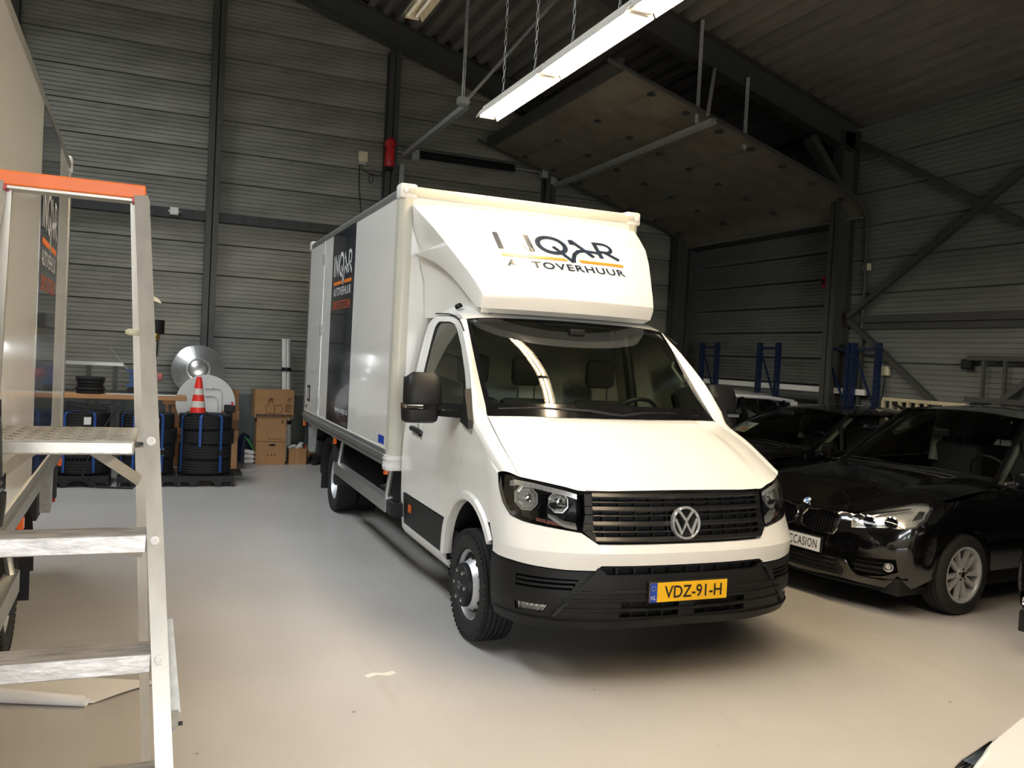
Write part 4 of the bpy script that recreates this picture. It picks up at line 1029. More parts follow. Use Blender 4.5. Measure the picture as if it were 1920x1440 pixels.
    MB().box(-BW + .02, BW - .02, Y0 + .02, Y1 - .02, Z0 - .02, Z0 + .04).build('floor_pan', M_darkmetal, bx)
    def qround(cx, cz, r, sx, sz, n=6): return [(cx + sx * r * math.cos(PI / 2 * k / n), cz + sz * r * math.sin(PI / 2 * k / n)) for k in range(n + 1)]
    for s in (-1, 1):
        # top side rail (rounded), bottom side rail (stepped)
        pr = [(s * (BW - .06), Z1 - .055), (s * (BW + .006), Z1 - .055)] + [(a, b) for a, b in qround(s * (BW - .045), Z1 - .02, .052, s, 1)] + [(s * (BW - .08), Z1 + .032)]
        MB().prism(pr, Y0 + .1, Y1 - .05, 'y').build('top_rail', M_alu, bx, smooth=True)
        pr = [(s * (BW - .05), Z0 + .10), (s * (BW + .003), Z0 + .10), (s * (BW + .006), Z0 + .062), (s * (BW + .022), Z0 + .055), (s * (BW + .022), Z0 + .012), (s * (BW + .010), Z0 + .006), (s * (BW + .010), Z0 - .035), (s * (BW - .05), Z0 - .035)]
        MB().prism(pr, Y0 + .1, Y1 - .0, 'y').build('bottom_rail', M_alu, bx)
        MB().prism([(s * (BW - .02), Z0 + .098), (s * (BW + .004), Z0 + .098), (s * (BW + .004), Z0 + .112), (s * (BW - .02), Z0 + .112)], Y0 + .1, Y1, 'y').build('rail_strip', M_white_pl, bx)
        # front corner post, rounded
        pp = [(s * (BW - .10), Y0 - .006)] + [(s * (BW - .05 + .055 * math.sin(PI / 2 * k / 7)), Y0 + .049 - .055 * math.cos(PI / 2 * k / 7)) for k in range(8)] + [(s * (BW + .005), Y0 + .12), (s * (BW - .06), Y0 + .12)]
        MB().prism(pp, Z0 + .05, Z1 - .05, 'z').build('corner_post', M_alu_paint, bx, smooth=True)
        # rear post
        MB().box(min(s * (BW - .05), s * (BW + .008)), max(s * (BW - .05), s * (BW + .008)), Y1 - .07, Y1 + .01, Z0, Z1 - .02, bev=.01).build('rear_post', M_alu, bx)
        # corner castings
        for yy, nm in ((Y0, 'f'), (Y1, 'r')):
            y_a, y_b = (Y0 - .012, Y0 + .13) if nm == 'f' else (Y1 - .12, Y1 + .02)
            c = MB().box(min(s * (BW - .135), s * (BW + .014)), max(s * (BW - .135), s * (BW + .014)), y_a, y_b, Z1 - .075, Z1 + .048, bev=.022).build('corner_cap', M_cap, bx, smooth=True)
            if nm == 'f':
                MB().lathe([(.022, 0), (.022, .008), (.012, .012), (0, .012)], 16, Matrix.Translation((s * (BW - .03), y_a, Z1 - .012)) @ Matrix.Rotation(PI / 2, 4, 'X')).build('marker_lamp', M_cap, c, smooth=True)
                MB().box(min(s * (BW - .12), s * (BW - .055)), max(s * (BW - .12), s * (BW - .055)), y_a - .004, y_a + .01, Z1 - .035, Z1 + .008).box(min(s * (BW - .11), s * (BW - .065)), max(s * (BW - .11), s * (BW - .065)), y_a - .008, y_a + .01, Z1 - .022, Z1 - .004).build('cap_recess', M_alu_paint, c)
        # lower front corner guard
        pp = [(s * (BW - .16), Y0 - .022)] + [(s * (BW - .03 + .052 * math.sin(PI / 2 * k / 6)), Y0 + .03 - .052 * math.cos(PI / 2 * k / 6)) for k in range(7)] + [(s * (BW + .022), Y0 + .12), (s * (BW - .16), Y0 + .12)]
        gd = MB().prism(pp, Z0 - .06, Z0 + .06, 'z').build('corner_guard', M_cap, bx, smooth=True)
        for z in (Z0 + .03, Z0 - .035):
            MB().prism([(x * 1.004 - (0 if abs(x) > .95 else 0), y - (.006 if y < Y0 + .04 else 0)) for x, y in pp], z - .008, z + .008, 'z').build('guard_ridge', M_white_print, gd)
    pr = [(Y0 + .06, Z1 - .055), (Y0 - .006, Z1 - .055), (Y0 - .012, Z1 - .02), (Y0 - .004, Z1 + .012), (Y0 + .025, Z1 + .032), (Y0 + .08, Z1 + .032)]
    MB().prism([(y, z) for y, z in pr], -BW + .1, BW - .1, 'x').build('front_rail', M_alu_paint, bx, smooth=True)
    MB().box(-BW + .1, BW - .1, Y0 - .008, Y0 + .06, Z0 - .035, Z0 + .05).build('front_bottom_rail', M_alu_paint, bx)
    # vinyl band with lettering on the visible side
    s = band_side; bd = empty('vinyl_band'); bd.parent = bx
    ya, yb = (Y1 - 2.82, Y1 - 1.61) if detail else (Y1 - 2.10, Y1 - .98)
    xs = s * (BW + .0015)
    MB().box(min(xs, s * BW), max(xs, s * BW), ya, yb, Z0 + .113, Z1 - .056).build('band_film', M_decal_navy, bd)
    # text runs in reading direction seen from outside: on -x side right = -y ; on +x side right = +y
    xo = s * (BW + .003)
    def rm(x, z): return (xo, (yb - x) if s < 0 else (ya + x), z)
    w = yb - ya
    zl = 2.60 if detail else 2.42
    lx0, lw = .13 * w / 1.2, w * .78
    Lm = lambda x, y: rm(lx0 + x * lw / 4.62, zl + y * .23)
    decal(logo_inqar(), Lm, 'logo_lettering', M_white_print, bd); decal(logo_bar(), Lm, 'logo_bar', M_orange, bd)
    decal(fit2d(text2d('AUTOVERHUUR', bold=.004), lx0, lx0 + lw, zl - .215, zl - .125), rm, 'lettering', M_white_print, bd)
    decal(fit2d(text2d('DRECHTSTEDEN', bold=.004), lx0, lx0 + lw, zl - .36, zl - .27), rm, 'lettering', M_orange_dim, bd)
    decal(fit2d(text2d('www.inqar.nl', bold=.01), w * .42, w * .96, 1.13, 1.215), rm, 'lettering', M_white_print, bd)
    if detail:
        # side rear door seam, hinges, lock
        sd = empty('side_door'); sd.parent = bx; s = -1; yd = Y1 - 1.06
        MB().box(-BW - .006, -BW, yd - .012, yd + .012, Z0 + .06, Z1 - .05).build('door_seam', M_alu, sd)
        MB().box(-BW - .004, -BW, yd + .03, Y1 - .10, Z0 + .12, Z1 - .10).build('door_leaf', M_panel, sd)
        for z in (2.86, 2.03, 1.16): MB().box(-BW - .022, -BW, yd - .03, yd + .03, z - .06, z + .06, bev=.006).build('hinge', M_galv, sd)
        MB().box(-BW - .012, -BW, Y1 - .45, Y1 - .28, 1.14, 1.34, bev=.005).build('lock_case', M_blackpl, sd)
        MB().box(-BW - .018, -BW - .010, Y1 - .42, Y1 - .31, 1.17, 1.31).build('lock_lever', M_galv, sd)
        MB().lathe([(0, 0), (.02, 0), (.02, .012), (0, .014)], 12, Matrix.Translation((-BW, Y1 - .22, 1.07)) @ Matrix.Rotation(-PI / 2, 4, 'Y')).build('key_cylinder', M_blackpl, sd)
        MB().box(-BW - .0015, -BW, Y0 + .20, Y0 + .40, Z0 + .13, Z0 + .20).build('maker_sticker', M_plate_blue, bx)
    # ---------------- underneath
    ch = empty('chassis'); ch.parent = T
    for s in (-1, 1):
        MB().box(min(s * .36, s * .43), max(s * .36, s * .43), 1.0, Y1 - .1, .52, .72).build('frame_rail', M_darkmetal, ch)
        # side under-run rail, aluminium, bent profile
        ye = .99 + wheelbase - .52
        sx = s * (BW - .0)
        MB().prism([(sx, .50), (sx + s * .008, .50), (sx + s * .008, .61), (sx - s * .05, .625), (sx - s * .05, .615), (sx, .603)], Y0 + .02, ye, 'y').build('side_guard', M_alu, ch)
        MB().box(min(sx, sx - s * .12), max(sx, sx - s * .12), Y0 - .16, Y0 + .02, .49, .605, bev=.02).build('guard_end', M_blackpl, ch)
        for y in (Y0 + .10, ye - .12):
            MB().tube([(sx - s * .02, y, .61), (sx - s * .04, y + .03, .70), (sx - s * .06, y + .02, .87)], .022, 8).build('guard_bracket', M_alu, ch, smooth=True)
        for y in (Y0 + .10, .99 + wheelbase - .45, Y1 - .06):
            MB().box(min(sx - s * .02, sx + s * .012), max(sx - s * .02, sx + s * .012), y - .03, y + .03, .80, .865, bev=.006).build('marker_light', M_amber, ch)
        ya_ = .99 + wheelbase
        MB().grid([[(s * x, ya_ + .46 * math.cos(a), .36 + .46 * math.sin(a)) for x in (.55, 1.08)] for a in [math.radians(q) for q in range(0, 181, 15)]]).build('mudguard', M_darkmetal, ch, smooth=True)
        MB().box(min(s * .6, s * 1.06), max(s * .6, s * 1.06), ya_ + .46, ya_ + .475, .18, .5).build('mud_flap', M_blackpl, ch)
        MB().box(min(s * .75, s * 1.08), max(s * .75, s * 1.08), Y1 - .10, Y1 + .0, .55, .86).build('rear_lamp_carrier', M_darkmetal, ch)
        MB().box(min(s * .80, s * 1.06), max(s * .80, s * 1.06), Y1 - .01, Y1 + .02, .68, .78).build('tail_lamp', M_red, ch)
        mp_ = MB().box(min(s * .86, s * 1.06), max(s * .86, s * 1.06), Y1 + .03, Y1 + .035, .50, .66).build('marker_plate', M_dash, ch)
        MB().box(min(s * 1.05, s * 1.068), max(s * 1.05, s * 1.068), Y1 + .028, Y1 + .037, .50, .66).build('plate_edge', M_red, mp_)
        # folded tail-lift arm
        MB().prism([(Y1 - .52, .86), (Y1 - .24, .86), (Y1 - .28, .52), (Y1 - .42, .50)], min(s * (BW - .03), s * (BW - .10)), max(s * (BW - .03), s * (BW - .10)), 'x').build('lift_bracket', M_galv, ch)
    MB().box(-1.0, 1.0, Y1 - .62, Y1 - .15, .48, .66).build('tail_lift', M_darkmetal, ch)
    MB().box(-.36, .36, .6, 2.4, .30, .55).build('gearbox', M_darkmetal, ch)
    MB().box(-.85, -.45, 2.9, 3.6, .42, .78, bev=.04).build('fuel_tank', M_darkmetal, ch)
    MB().tube([(-.9, 2.72, .80), (-.9, 2.80, .70), (-.82, 2.78, .58)], .06, 10).build('filler_hose', M_blackpl, ch, smooth=True)
    MB().tube([(-1.0, .99 + wheelbase, .36), (1.0, .99 + wheelbase, .36)], .06, 12).build('rear_axle', M_darkmetal, ch)
    MB().tube([(-.9, .99, .36), (.9, .99, .36)], .04, 10).build('front_axle', M_darkmetal, ch)
    # engine bay and inner blackout so that no light leaks through the seams
    MB().box(-.80, .80, .25, 1.0, .45, 1.0).build('engine_block', M_blackdeep, ch)
    return T
van = make_truck((0, 0, 0), 0, 'white box van with roof deflector and yellow plate parked in the centre', 4.485, 4.53, -1)
van2 = make_truck((-4.475, -3.33, 0), math.radians(1.4), 'white box van at the left edge behind the step ladder', 3.64, 4.0, 1, detail=False)
# ================================================================== PARKED CARS
M_carwhite = mat('white_car_paint', rgb(226, 227, 226), 0.2, var=0.01, coat=0.8)
M_carglass = glass('car_glass', (0.62, 0.70, 0.66), 1.0)
M_blueish = mat('roundel_blue', rgb(60, 130, 210), 0.3, var=0.02)
M_interior = mat('dark_car_interior', rgb(22, 22, 23), 0.85, var=0.06)
M_lighttrim = mat('pale_car_trim', rgb(160, 158, 146), 0.7, var=0.03)
class CarWrap(Wrap):
    # closed plan: nose superellipse, straight side, tail superellipse
    def __init__(s, W, OFF, D, n, L, DR=.35):
        Wrap.__init__(s, W, OFF, D, n); s.L = L; s.DR = DR; s.side = L - D - DR
        s.Send = s.S0 + s.side + (s.S0 * .98)
        s.R = Wrap(W, [(0, 0)], DR, 2.8); s.Send = s.S0 + s.side + s.R.S0
    def pt(s, u, z, dn=0.0):
        sg = -1 if u < 0 else 1; a = abs(u)
        if a <= s.S0 + s.side:
            p = Wrap.pt(s, u, z, dn); k = interp(z, s.O)
            f = 0 if a <= s.S0 else min(1, (a - s.S0) / .8)
            return (p[0], p[1] - k * f, p[2])
        q = s.R.pt(max(0.0, s.Send - a), z, dn); lean = .25 * max(0, z - .6)
        return (sg * abs(q[0]), s.L - q[1] - lean * min(1, (a - s.S0 - s.side) / .3), z)
def alloy(parent, x, y, s, R=.315, r=.215, style=0):
    t = empty('wheel'); t.parent = parent; t.location = (x, y, R)
    M = Matrix.Rotation(PI / 2 * s, 4, 'Y'); hw = .105
    prof = [(r - .005, -hw * .8), (r + .02, -hw), (R - .04, -hw * 1.02), (R - .01, -hw * .85)]
    for g in (-.6, -.2, .2, .6): prof += [(R, hw * (g - .08)), (R - .008, hw * (g - .05)), (R - .008, hw * (g + .05)), (R, hw * (g + .08))]
    prof += [(R - .01, hw * .85), (R - .04, hw * 1.02), (r + .02, hw), (r - .005, hw * .8)]
    MB().lathe(prof, 48, M, closed=True).build('tyre', M_rubber, t, smooth=True)
    MB().lathe([(r + .008, .09), (r + .004, .10), (r - .012, .095), (r - .02, .06), (r - .03, -.06)], 40, M).build('rim', M_silver, t, smooth=True)
    MB().disc(r - .03, -.03, 32, M).build('brake_backing', M_blackdeep, t)
    MB().lathe([(.055, .0), (.15, .0), (.15, -.02)], 24, M).build('brake_disc', M_darkmetal, t)
    for k in range(5):
        for q in (-1, 1):
            A = M @ Matrix.Rotation(2 * PI * k / 5 + q * .0, 4, 'Z')
            a0, a1 = (.045, q * .014, .075), (r - .014, q * .055, .085)
            mb = MB()
            d = Vector((a1[0] - a0[0], a1[1] - a0[1], 0)).normalized(); nn = Vector((-d.y, d.x, 0))
            v = []
            for (P, w) in ((a0, .015), (a1, .017)):
                for dz in (0, -.03):
                    for sg in (-1, 1): v.append(A @ (Vector(P) + nn * w * sg + Vector((0, 0, dz))))
            mb.add(v, [(0, 1, 5, 4), (2, 6, 7, 3), (0, 4, 6, 2), (1, 3, 7, 5), (0, 2, 3, 1), (4, 5, 7, 6)]); mb.build('spoke', M_silver, t)
    MB().lathe([(.055, .06), (.055, .08), (.03, .086), (0, .086)], 20, M).build('hub', M_silver, t, smooth=True)
    MB().disc(.026, .088, 16, M).build('hub_emblem', M_gloss_black, t)
    for k in range(5): MB().lathe([(.008, .08), (.008, .09), (0, .09)], 8, M @ Matrix.Rotation(2 * PI * (k + .5) / 5, 4, 'Z') @ Matrix.Translation((.042, 0, 0))).build('wheel_bolt', M_darkmetal, t)
    return t
ZWC = [(.15, .78), (.3, .87), (.5, .895), (.7, .90), (.85, .885), (.95, .86), (1.02, .83), (1.1, .80)]
OFC = [(.15, .10), (.25, .05), (.35, .01), (.5, .0), (.62, .02), (.72, .06), (.80, .14), (.9, .30), (1.0, .5)]
def make_car(loc, rz, label, paint, roofz=1.545, L=4.34, style='kidney', inside=True, wb=2.67, ya=.87, crown=.055):
    T = empty('car', loc, rz, label, 'car')
    C = CarWrap(ZWC, OFC, .55, 2.4, L)
    inw = lambda v, t: (v[0] * .98, v[1] + (t if v[1] < 1 else 0), v[2])
    # shoulder height along the side (s, z)
    def s_at(y, z): return C.inv(.9, y, z) if y < .8 else C.S0 + y - C.D
    zsh = [(.0, .79), (.4, .865), (.8, .93), (1.2, .985), (2.5, 1.02), (3.8, 1.06), (4.4, 1.08)]
    arch = lambda yc: [(C.S0 + yc - C.D + (.36) * math.cos(a), .315 + .36 * math.sin(a)) for a in [PI * k / 14 for k in range(15)]]
    zb = .19
    hl = C.poly([(.454, .091, .676), (.445, .119, .73), (.533, .189, .774), (.622, .286, .817), (.725, .424, .861), (.782, .501, .87), (.823, .524, .853), (.84, .511, .826), (.857, .439, .752), (.836, .349, .697), (.768, .259, .678), (.66, .173, .674), (.469, .083, .643)])
    kid = C.poly([(.022, .04, .67), (.055, .062, .719), (.192, .085, .738), (.319, .09, .729), (.355, .084, .705), (.36, .047, .613), (.332, .038, .574), (.259, .022, .565), (.104, .016, .571), (.036, .015, .595)])
    fog = C.poly([(.43, .05, .40), (.47, .056, .43), (.765, .22, .45), (.77, .247, .352), (.677, .188, .305), (.535, .119, .286), (.485, .074, .334)])
    lowg = C.poly([(.37, .034, .392), (.425, .077, .30), (.40, .08, .255)]); lowg = [(0, .392)] + lowg + [(0, .25)]
    lowfull = lowg[1:-1] + [(0, .25)] + mir2(lowg[1:-1]) + [(0, .392)]
    top = [(0.0, .745)]
    # body skin one half outline: bottom from nose to tail then back along the shoulder
    bot = [(0, .215), (.45, .235), (C.S0 - .25, .20)]
    fa, ra = arch(ya), arch(ya + wb)
    bot += [(p[0], max(zb, p[1])) for p in fa[::-1]] + [(p[0], max(zb, p[1])) for p in ra[::-1]] + [(C.Send, .25)]
    topl = [(C.Send, 1.02)] + [(C.S0 + y - C.D, interp(y, zsh)) for y in (3.95, 3.2, 2.4, 1.8, 1.4, 1.1, .9)] + [(C.inv(.885, .56, .87), .868)]
    nose = [(C.inv(.782, .501, .87) , .876), (C.inv(.725, .424, .861), .866), (C.inv(.622, .286, .817), .822), (C.inv(.533, .189, .774), .779), (C.inv(.36, .095, .74), .742), (C.inv(.19, .085, .745), .750), (0, .745)]
    half = bot + topl + nose
    for s in (-1, 1):
        o = half if s > 0 else mir2(half)
        hs = [hl, fog] + ([kid] if style == 'kidney' else [])
        hs = hs if s > 0 else [mir2(h) for h in hs]
        patch(o, hs, lambda u, z: C.pt(u, z), .07, .03, inw).build('body_side', paint, T, smooth=True, auto=30)
        ho = hl if s > 0 else mir2(hl)
        H = empty('headlight'); H.parent = T
        patch(ho, (), lambda u, z: C.pt(u, z, -.05), .06).build('housing', M_reflector if style == 'kidney' else M_darkmetal, H, smooth=True)
        e = dens(ho, .06); MB().grid([[C.pt(u, z, -.05) for u, z in e], [C.pt(u, z, -.001) for u, z in e]], closed_u=True).build('bezel', M_gloss_black, H)
        patch(ho, (), lambda u, z: C.pt(u, z, .002), .06).build('lens', M_lens, H, smooth=True)
        for (x, y, z, r) in ((.57, .14, .705, .042), (.70, .23, .715, .045)):
            u = C.inv(x, y, z); P = Vector(C.pt(s * u, z, -.02)); Q = Vector(C.pt(s * u, z, .1)); d = (Q - P).normalized()
            A = Matrix.Translation(P) @ d.to_track_quat('Z', 'Y').to_matrix().to_4x4()
            MB().lathe([(r, .0), (r * 1.08, .008), (r * .9, .012), (r * .7, -.005), (r * .6, -.03), (0, -.035)], 20, A).build('projector', M_chrome, H, smooth=True)
            MB().lathe([(r * .62, -.01), (r * .5, .006), (0, .012)], 16, A).build('projector_lens', M_gloss_black, H, smooth=True)
        br = C.poly([(.47, .12, .735), (.56, .2, .768), (.65, .3, .80), (.74, .42, .83)])
        MB().grid([[C.pt(s * u, z - dz, -d) for u, z in br] for dz, d in ((0, .012), (.016, .01), (.02, .04))]).build('light_bar', M_chrome, H, smooth=True)
        op = C.poly([(.78, .36, .74), (.82, .42, .76), (.81, .47, .81), (.77, .45, .81)])
        patch([(s * u, z) for u, z in op], (), lambda u, z: C.pt(u, z, -.02), .05).build('side_reflector', M_chrome, H)
        F_ = empty('fog_lamp'); F_.parent = T
        fo = fog if s > 0 else mir2(fog)
        patch(fo, (), lambda u, z: C.pt(u, z, -.06), .06).build('recess', M_blackdeep, F_, smooth=True)
        for z in (.325, .365, .405):
            uu = [C.inv(.5 + .05 * k, .1 + .03 * k, z) for k in range(5)]
            MB().tube([C.pt(s * u, z, -.03) for u in uu], .008, 5).build('fin', M_blackpl, F_)
        u = C.inv(.724, .194, .384); P = Vector(C.pt(s * u, .384, -.01)); d = Vector(C.pt(s * u, .384, .1)) - P
        A = Matrix.Translation(P) @ d.to_track_quat('Z', 'Y').to_matrix().to_4x4()
        MB().lathe([(.034, -.03), (.036, .004), (.03, .006), (.02, -.008), (0, -.01)], 20, A).build('lamp', M_chrome, F_, smooth=True)
        bl = C.poly([(.445, .063, .40), (.462, .063, .37), (.487, .093, .31), (.525, .117, .279), (.668, .202, .272), (.802, .329, .288)])
        MB().grid([[C.pt(s * u, z + dz, d) for u, z in bl] for dz, d in ((-.010, .0), (-.004, .016), (.006, .012), (.010, .0))]).build('bumper_blade', paint, T, smooth=True)
        if style == 'kidney':
            K = empty('kidney_grille'); K.parent = T; ko = kid if s > 0 else mir2(kid)
            patch(ko, (), lambda u, z: C.pt(u, z, -.045), .06).build('backing', M_blackdeep, K)
            e = dens(ko, .03)
            MB().tube([C.pt(u, z, .004) for u, z in e], .0075, 6, closed=True).build('chrome_frame', M_chrome, K, smooth=True)
            for k in range(10):
                u = .06 + .03 * k
                MB().beam(C.pt(s * u, .575 + .02 * (k in (0,)), -.02), C.pt(s * u, .722, -.02), .006, .02, up=(0, 1, 0)).build('slat', M_gloss_black, K)
        alloy(T, s * .80, ya, s); alloy(T, s * .80, ya + wb, s)
        MB().grid([[(s * (.885 - d), ya + .35 * math.cos(a), .315 + .35 * math.sin(a)) for d in (0, .3)] for a in [PI * k / 12 for k in range(13)]]).build('arch_liner', M_blackdeep, T)
        MB().grid([[(s * (.885 - d), ya + wb + .35 * math.cos(a), .315 + .35 * math.sin(a)) for d in (0, .3)] for a in [PI * k / 12 for k in range(13)]]).build('arch_liner', M_blackdeep, T)
        # door mirror
        MB().box(min(s * .90, s * 1.04), max(s * .90, s * 1.04), 1.42, 1.52, .98, 1.11, bev=.035).build('door_mirror', paint, T, smooth=True)
        MB().box(min(s * .80, s * .92), max(s * .80, s * .92), 1.45, 1.51, .97, 1.0).build('mirror_arm', M_blackpl, T)
    patch(lowfull, (), lambda u, z: C.pt(u, z, .003), .08).build('lower_grille', M_blackdeep, T, smooth=True)
    for z in (.275, .31, .345, .38):
        uu = [.42 * (-1 + k / 6) for k in range(13)]
        MB().tube([C.pt(u, z, .006) for u in uu], .006, 5).build('grille_bar', M_blackpl, T)
    MB().grid([[C.pt(C.S0 * .95 * (-1 + k / 12), z, d) for k in range(25)] for z, d in ((.225, -.02), (.20, .0), (.185, -.03), (.18, -.2))]).build('front_lip', M_blackpl, T, smooth=True)
    MB().box(-.78, .78, .25, L - .25, .17, .30).build('underbody', M_blackdeep, T)
    # bonnet
    rows = []
    ys = [.085, .12, .20, .32, .48, .65, .85, 1.05, 1.2]
    edge = {}
    for y in ys:
        z = interp(y, [(.085, .745), (.12, .758), (.19, .778), (.286, .822), (.424, .866), (.50, .876), (.6, .89), (.8, .93), (1.2, .985)])
        w = interp(y, [(.085, .20), (.095, .36), (.12, .445), (.189, .533), (.286, .622), (.424, .725), (.501, .782), (.6, .86), (.8, .862), (1.2, .845)])
        rows.append([(w * q, y + .0 + (.20 * q * q if y > 1 else .05 * q * q * (y > .8)), z + (crown * sm(y, .05, .5)) * (1 - q * q) + .012 * sm(abs(q), .62, .68) * (1 - sm(abs(q), .8, 1)) * sm(y, .1, .4)) for q in [-1 + k / 12 for k in range(25)]])
    MB().grid(rows).build('bonnet', paint, T, smooth=True)
    # greenhouse
    cz = 1.0; rz_ = roofz
    bw = curve([(-.76, 1.40, .985), (-.5, 1.24, 1.03), (0, 1.17, 1.045), (.5, 1.24, 1.03), (.76, 1.40, .985)])
    tw = curve([(-.575, 2.10, rz_ - .065), (-.3, 2.05, rz_ - .04), (0, 2.03, rz_ - .03), (.3, 2.05, rz_ - .04), (.575, 2.10, rz_ - .065)])
    lw = curve([(-.76, 1.40, .985), (-.70, 1.68, .985 + (rz_ - 1.05) * .42), (-.575, 2.10, rz_ - .065)])
    mrr = lambda f: (lambda v: Vector((-f(v).x, f(v).y, f(v).z)))
    MB().grid(coons(bw, tw, lw, mrr(lw), 20, 10, lambda u, v: Vector((0, -.04, .03)) * math.sin(PI * u) * math.sin(PI * v))).build('windscreen', M_carglass, T, smooth=True)
    MB().tube([tuple(bw(k / 20) + Vector((0, -.01, -.005))) for k in range(21)], .012, 6).build('windscreen_seal', M_blackpl, T)
    for (a, b) in ((-.55, .05), (.1, .6)):
        MB().tube([(a, 1.27 if abs(a) > .3 else 1.21, 1.055), ((a + b) / 2, 1.22, 1.065), (b, 1.21, 1.055)], .008, 5).build('wiper', M_blackpl, T)
    yr = L - .42
    # roof
    rr = curve([(-.55, yr, rz_ - .10), (-.25, yr + .05, rz_ - .075), (0, yr + .06, rz_ - .07), (.25, yr + .05, rz_ - .075), (.55, yr, rz_ - .10)])
    lr = curve([(-.575, 2.10, rz_ - .065), (-.60, 2.6, rz_ - .045), (-.60, 3.2, rz_ - .055), (-.55, yr, rz_ - .10)])
    MB().grid(coons(tw, rr, lr, mrr(lr), 16, 10, lambda u, v: Vector((0, 0, .035)) * math.sin(PI * u) * (math.sin(PI * v) ** .6 if 0 < v < 1 else 0))).build('roof', paint, T, smooth=True)
    MB().grid(coons(rr, curve([(-.68, L - .10, 1.06), (0, L - .04, 1.06), (.68, L - .10, 1.06)]), curve([(-.55, yr, rz_ - .10), (-.68, L - .10, 1.06)]), curve([(.55, yr, rz_ - .10), (.68, L - .10, 1.06)]), 10, 4)).build('rear_window', M_carglass, T, smooth=True)
    MB().grid([[(-.80, L - .35, 1.05), (-.5, L - .12, 1.055), (0, L - .03, 1.06), (.5, L - .12, 1.055), (.80, L - .35, 1.05)], [C.pt(-(C.Send - .85 * 1.0), .98), C.pt(-(C.Send - .45), .99), C.pt(C.Send, 1.0), C.pt(C.Send - .45, .99), C.pt(C.Send - .85, .98)]]).build('tailgate_top', paint, T, smooth=True)
    for s in (-1, 1):
        def belt(y): return Vector((s * interp(y, [(1.2, .80), (2.0, .835), (3.4, .83), (L, .72)]), y, interp(y, zsh) + .01))
        def rl(y): return Vector((s * abs(interp(y, [(1.40, .76), (1.68, .70), (2.10, .585), (2.6, .61), (3.2, .61), (yr, .56)])), y, interp(y, [(1.40, .985), (1.68, .985 + (rz_ - 1.05) * .42), (2.10, rz_ - .075), (2.6, rz_ - .055), (3.2, rz_ - .065), (yr, rz_ - .11)])))
        def strip(P, Q, w, nm, m): MB().beam(P, Q, w, .03, up=(s, 0, .3)).build(nm, m, T)
        # side windows: front quarter, front door, rear door, rear quarter
        cuts = [(1.46, 1.46, 1.78, 1.95), (1.80, 1.97, 2.68, 2.74), (2.72, 2.78, 3.48, 3.50), (3.52, 3.54, L - .55, yr - .05)]
        for b0, t0, b1, t1 in cuts:
            n = 6; rows = [[tuple(belt(lerp(b0, b1, k / n))) for k in range(n + 1)], [tuple(rl(lerp(t0, t1, k / n)) + Vector((s * .0, 0, -.02))) for k in range(n + 1)]]
            mid = [tuple((Vector(a) + Vector(b)) / 2 + Vector((s * .02, 0, 0))) for a, b in zip(*rows)]
            MB().grid([rows[0], mid, rows[1]]).build('side_window', M_carglass, T, smooth=True)
        MB().tube([tuple(rl(y)) for y in (1.40, 1.55, 1.68, 1.9, 2.10, 2.35, 2.6, 3.2, yr)], .026, 8).build('roof_frame', paint, T, smooth=True)
        strip(belt(1.79), rl(1.96), .03, 'window_post', M_blackpl); strip(belt(2.70), rl(2.76), .07, 'window_post', M_gloss_black); strip(belt(3.50), rl(3.52), .05, 'window_post', M_gloss_black)
        strip(belt(L - .5), rl(yr), .12, 'rear_post', paint)
        MB().tube([tuple(belt(y) + Vector((s * .012, 0, -.005))) for y in (1.45, 2.0, 2.7, 3.4, L - .5)], .012, 6).build('belt_trim', M_alu if style == 'kidney' else M_blackpl, T, smooth=True)
        # shoulder closing strip between body side and glass
        yy = [1.2, 1.5, 2.0, 2.7, 3.4, L - .5]
        MB().grid([[tuple(belt(y) + Vector((-s * .01, 0, -.005))) for y in yy], [C.pt(s * (C.S0 + y - C.D), interp(y, zsh)) for y in yy]]).build('shoulder', paint, T, smooth=True)
        # interior pillar trim
        MB().grid([[tuple(lw(k / 6) * 1.0 + Vector((.03, .03, -.01))) if s < 0 else tuple(mrr(lw)(k / 6) + Vector((-.03, .03, -.01))) for k in range(7)], [tuple((lw if s < 0 else mrr(lw))(k / 6) + Vector((-s * .02, .14, -.02))) for k in range(7)]]).build('pillar_trim', M_lighttrim, T, smooth=True)
        MB().tube([(s * .58, 2.55, 1.0), (s * .60, 2.62, 1.25), (s * .585, 2.65, rz_ - .09)], .05, 8).build('pillar_trim', M_lighttrim, T, smooth=True)
    MB().grid([[(-.74, 1.45, .97), (0, 1.27, .99), (.74, 1.45, .97)], [(-.72, 1.80, .99), (0, 1.80, 1.0), (.72, 1.80, .99)], [(-.72, 1.85, .7), (0, 1.85, .7), (.72, 1.85, .7)]]).build('dashboard', M_interior, T, smooth=True)
    for x in (-.37, .37):
        for (y0, z1) in ((2.55, 1.22), (3.35, 1.18)):
            MB().box(x - .24, x + .24, y0, y0 + .14, .5, z1 - .02, bev=.05).build('seat_back', M_interior, T, smooth=True)
            MB().box(x - .13, x + .13, y0 + .03, y0 + .12, z1 + .04, z1 + .22, bev=.04).build('headrest', M_interior, T, smooth=True)
            for q in (-.06, .06): MB().tube([(x + q, y0 + .08, z1 - .03), (x + q, y0 + .08, z1 + .06)], .006, 6).build('headrest_post', M_chrome, T)
    MB().box(-.72, .72, 1.3, L - .4, .28, .32).build('cabin_floor', M_blackdeep, T)
    SWm = Matrix.Translation((.37, 1.98, 1.0)) @ Matrix.Rotation(math.radians(-65), 4, 'X')
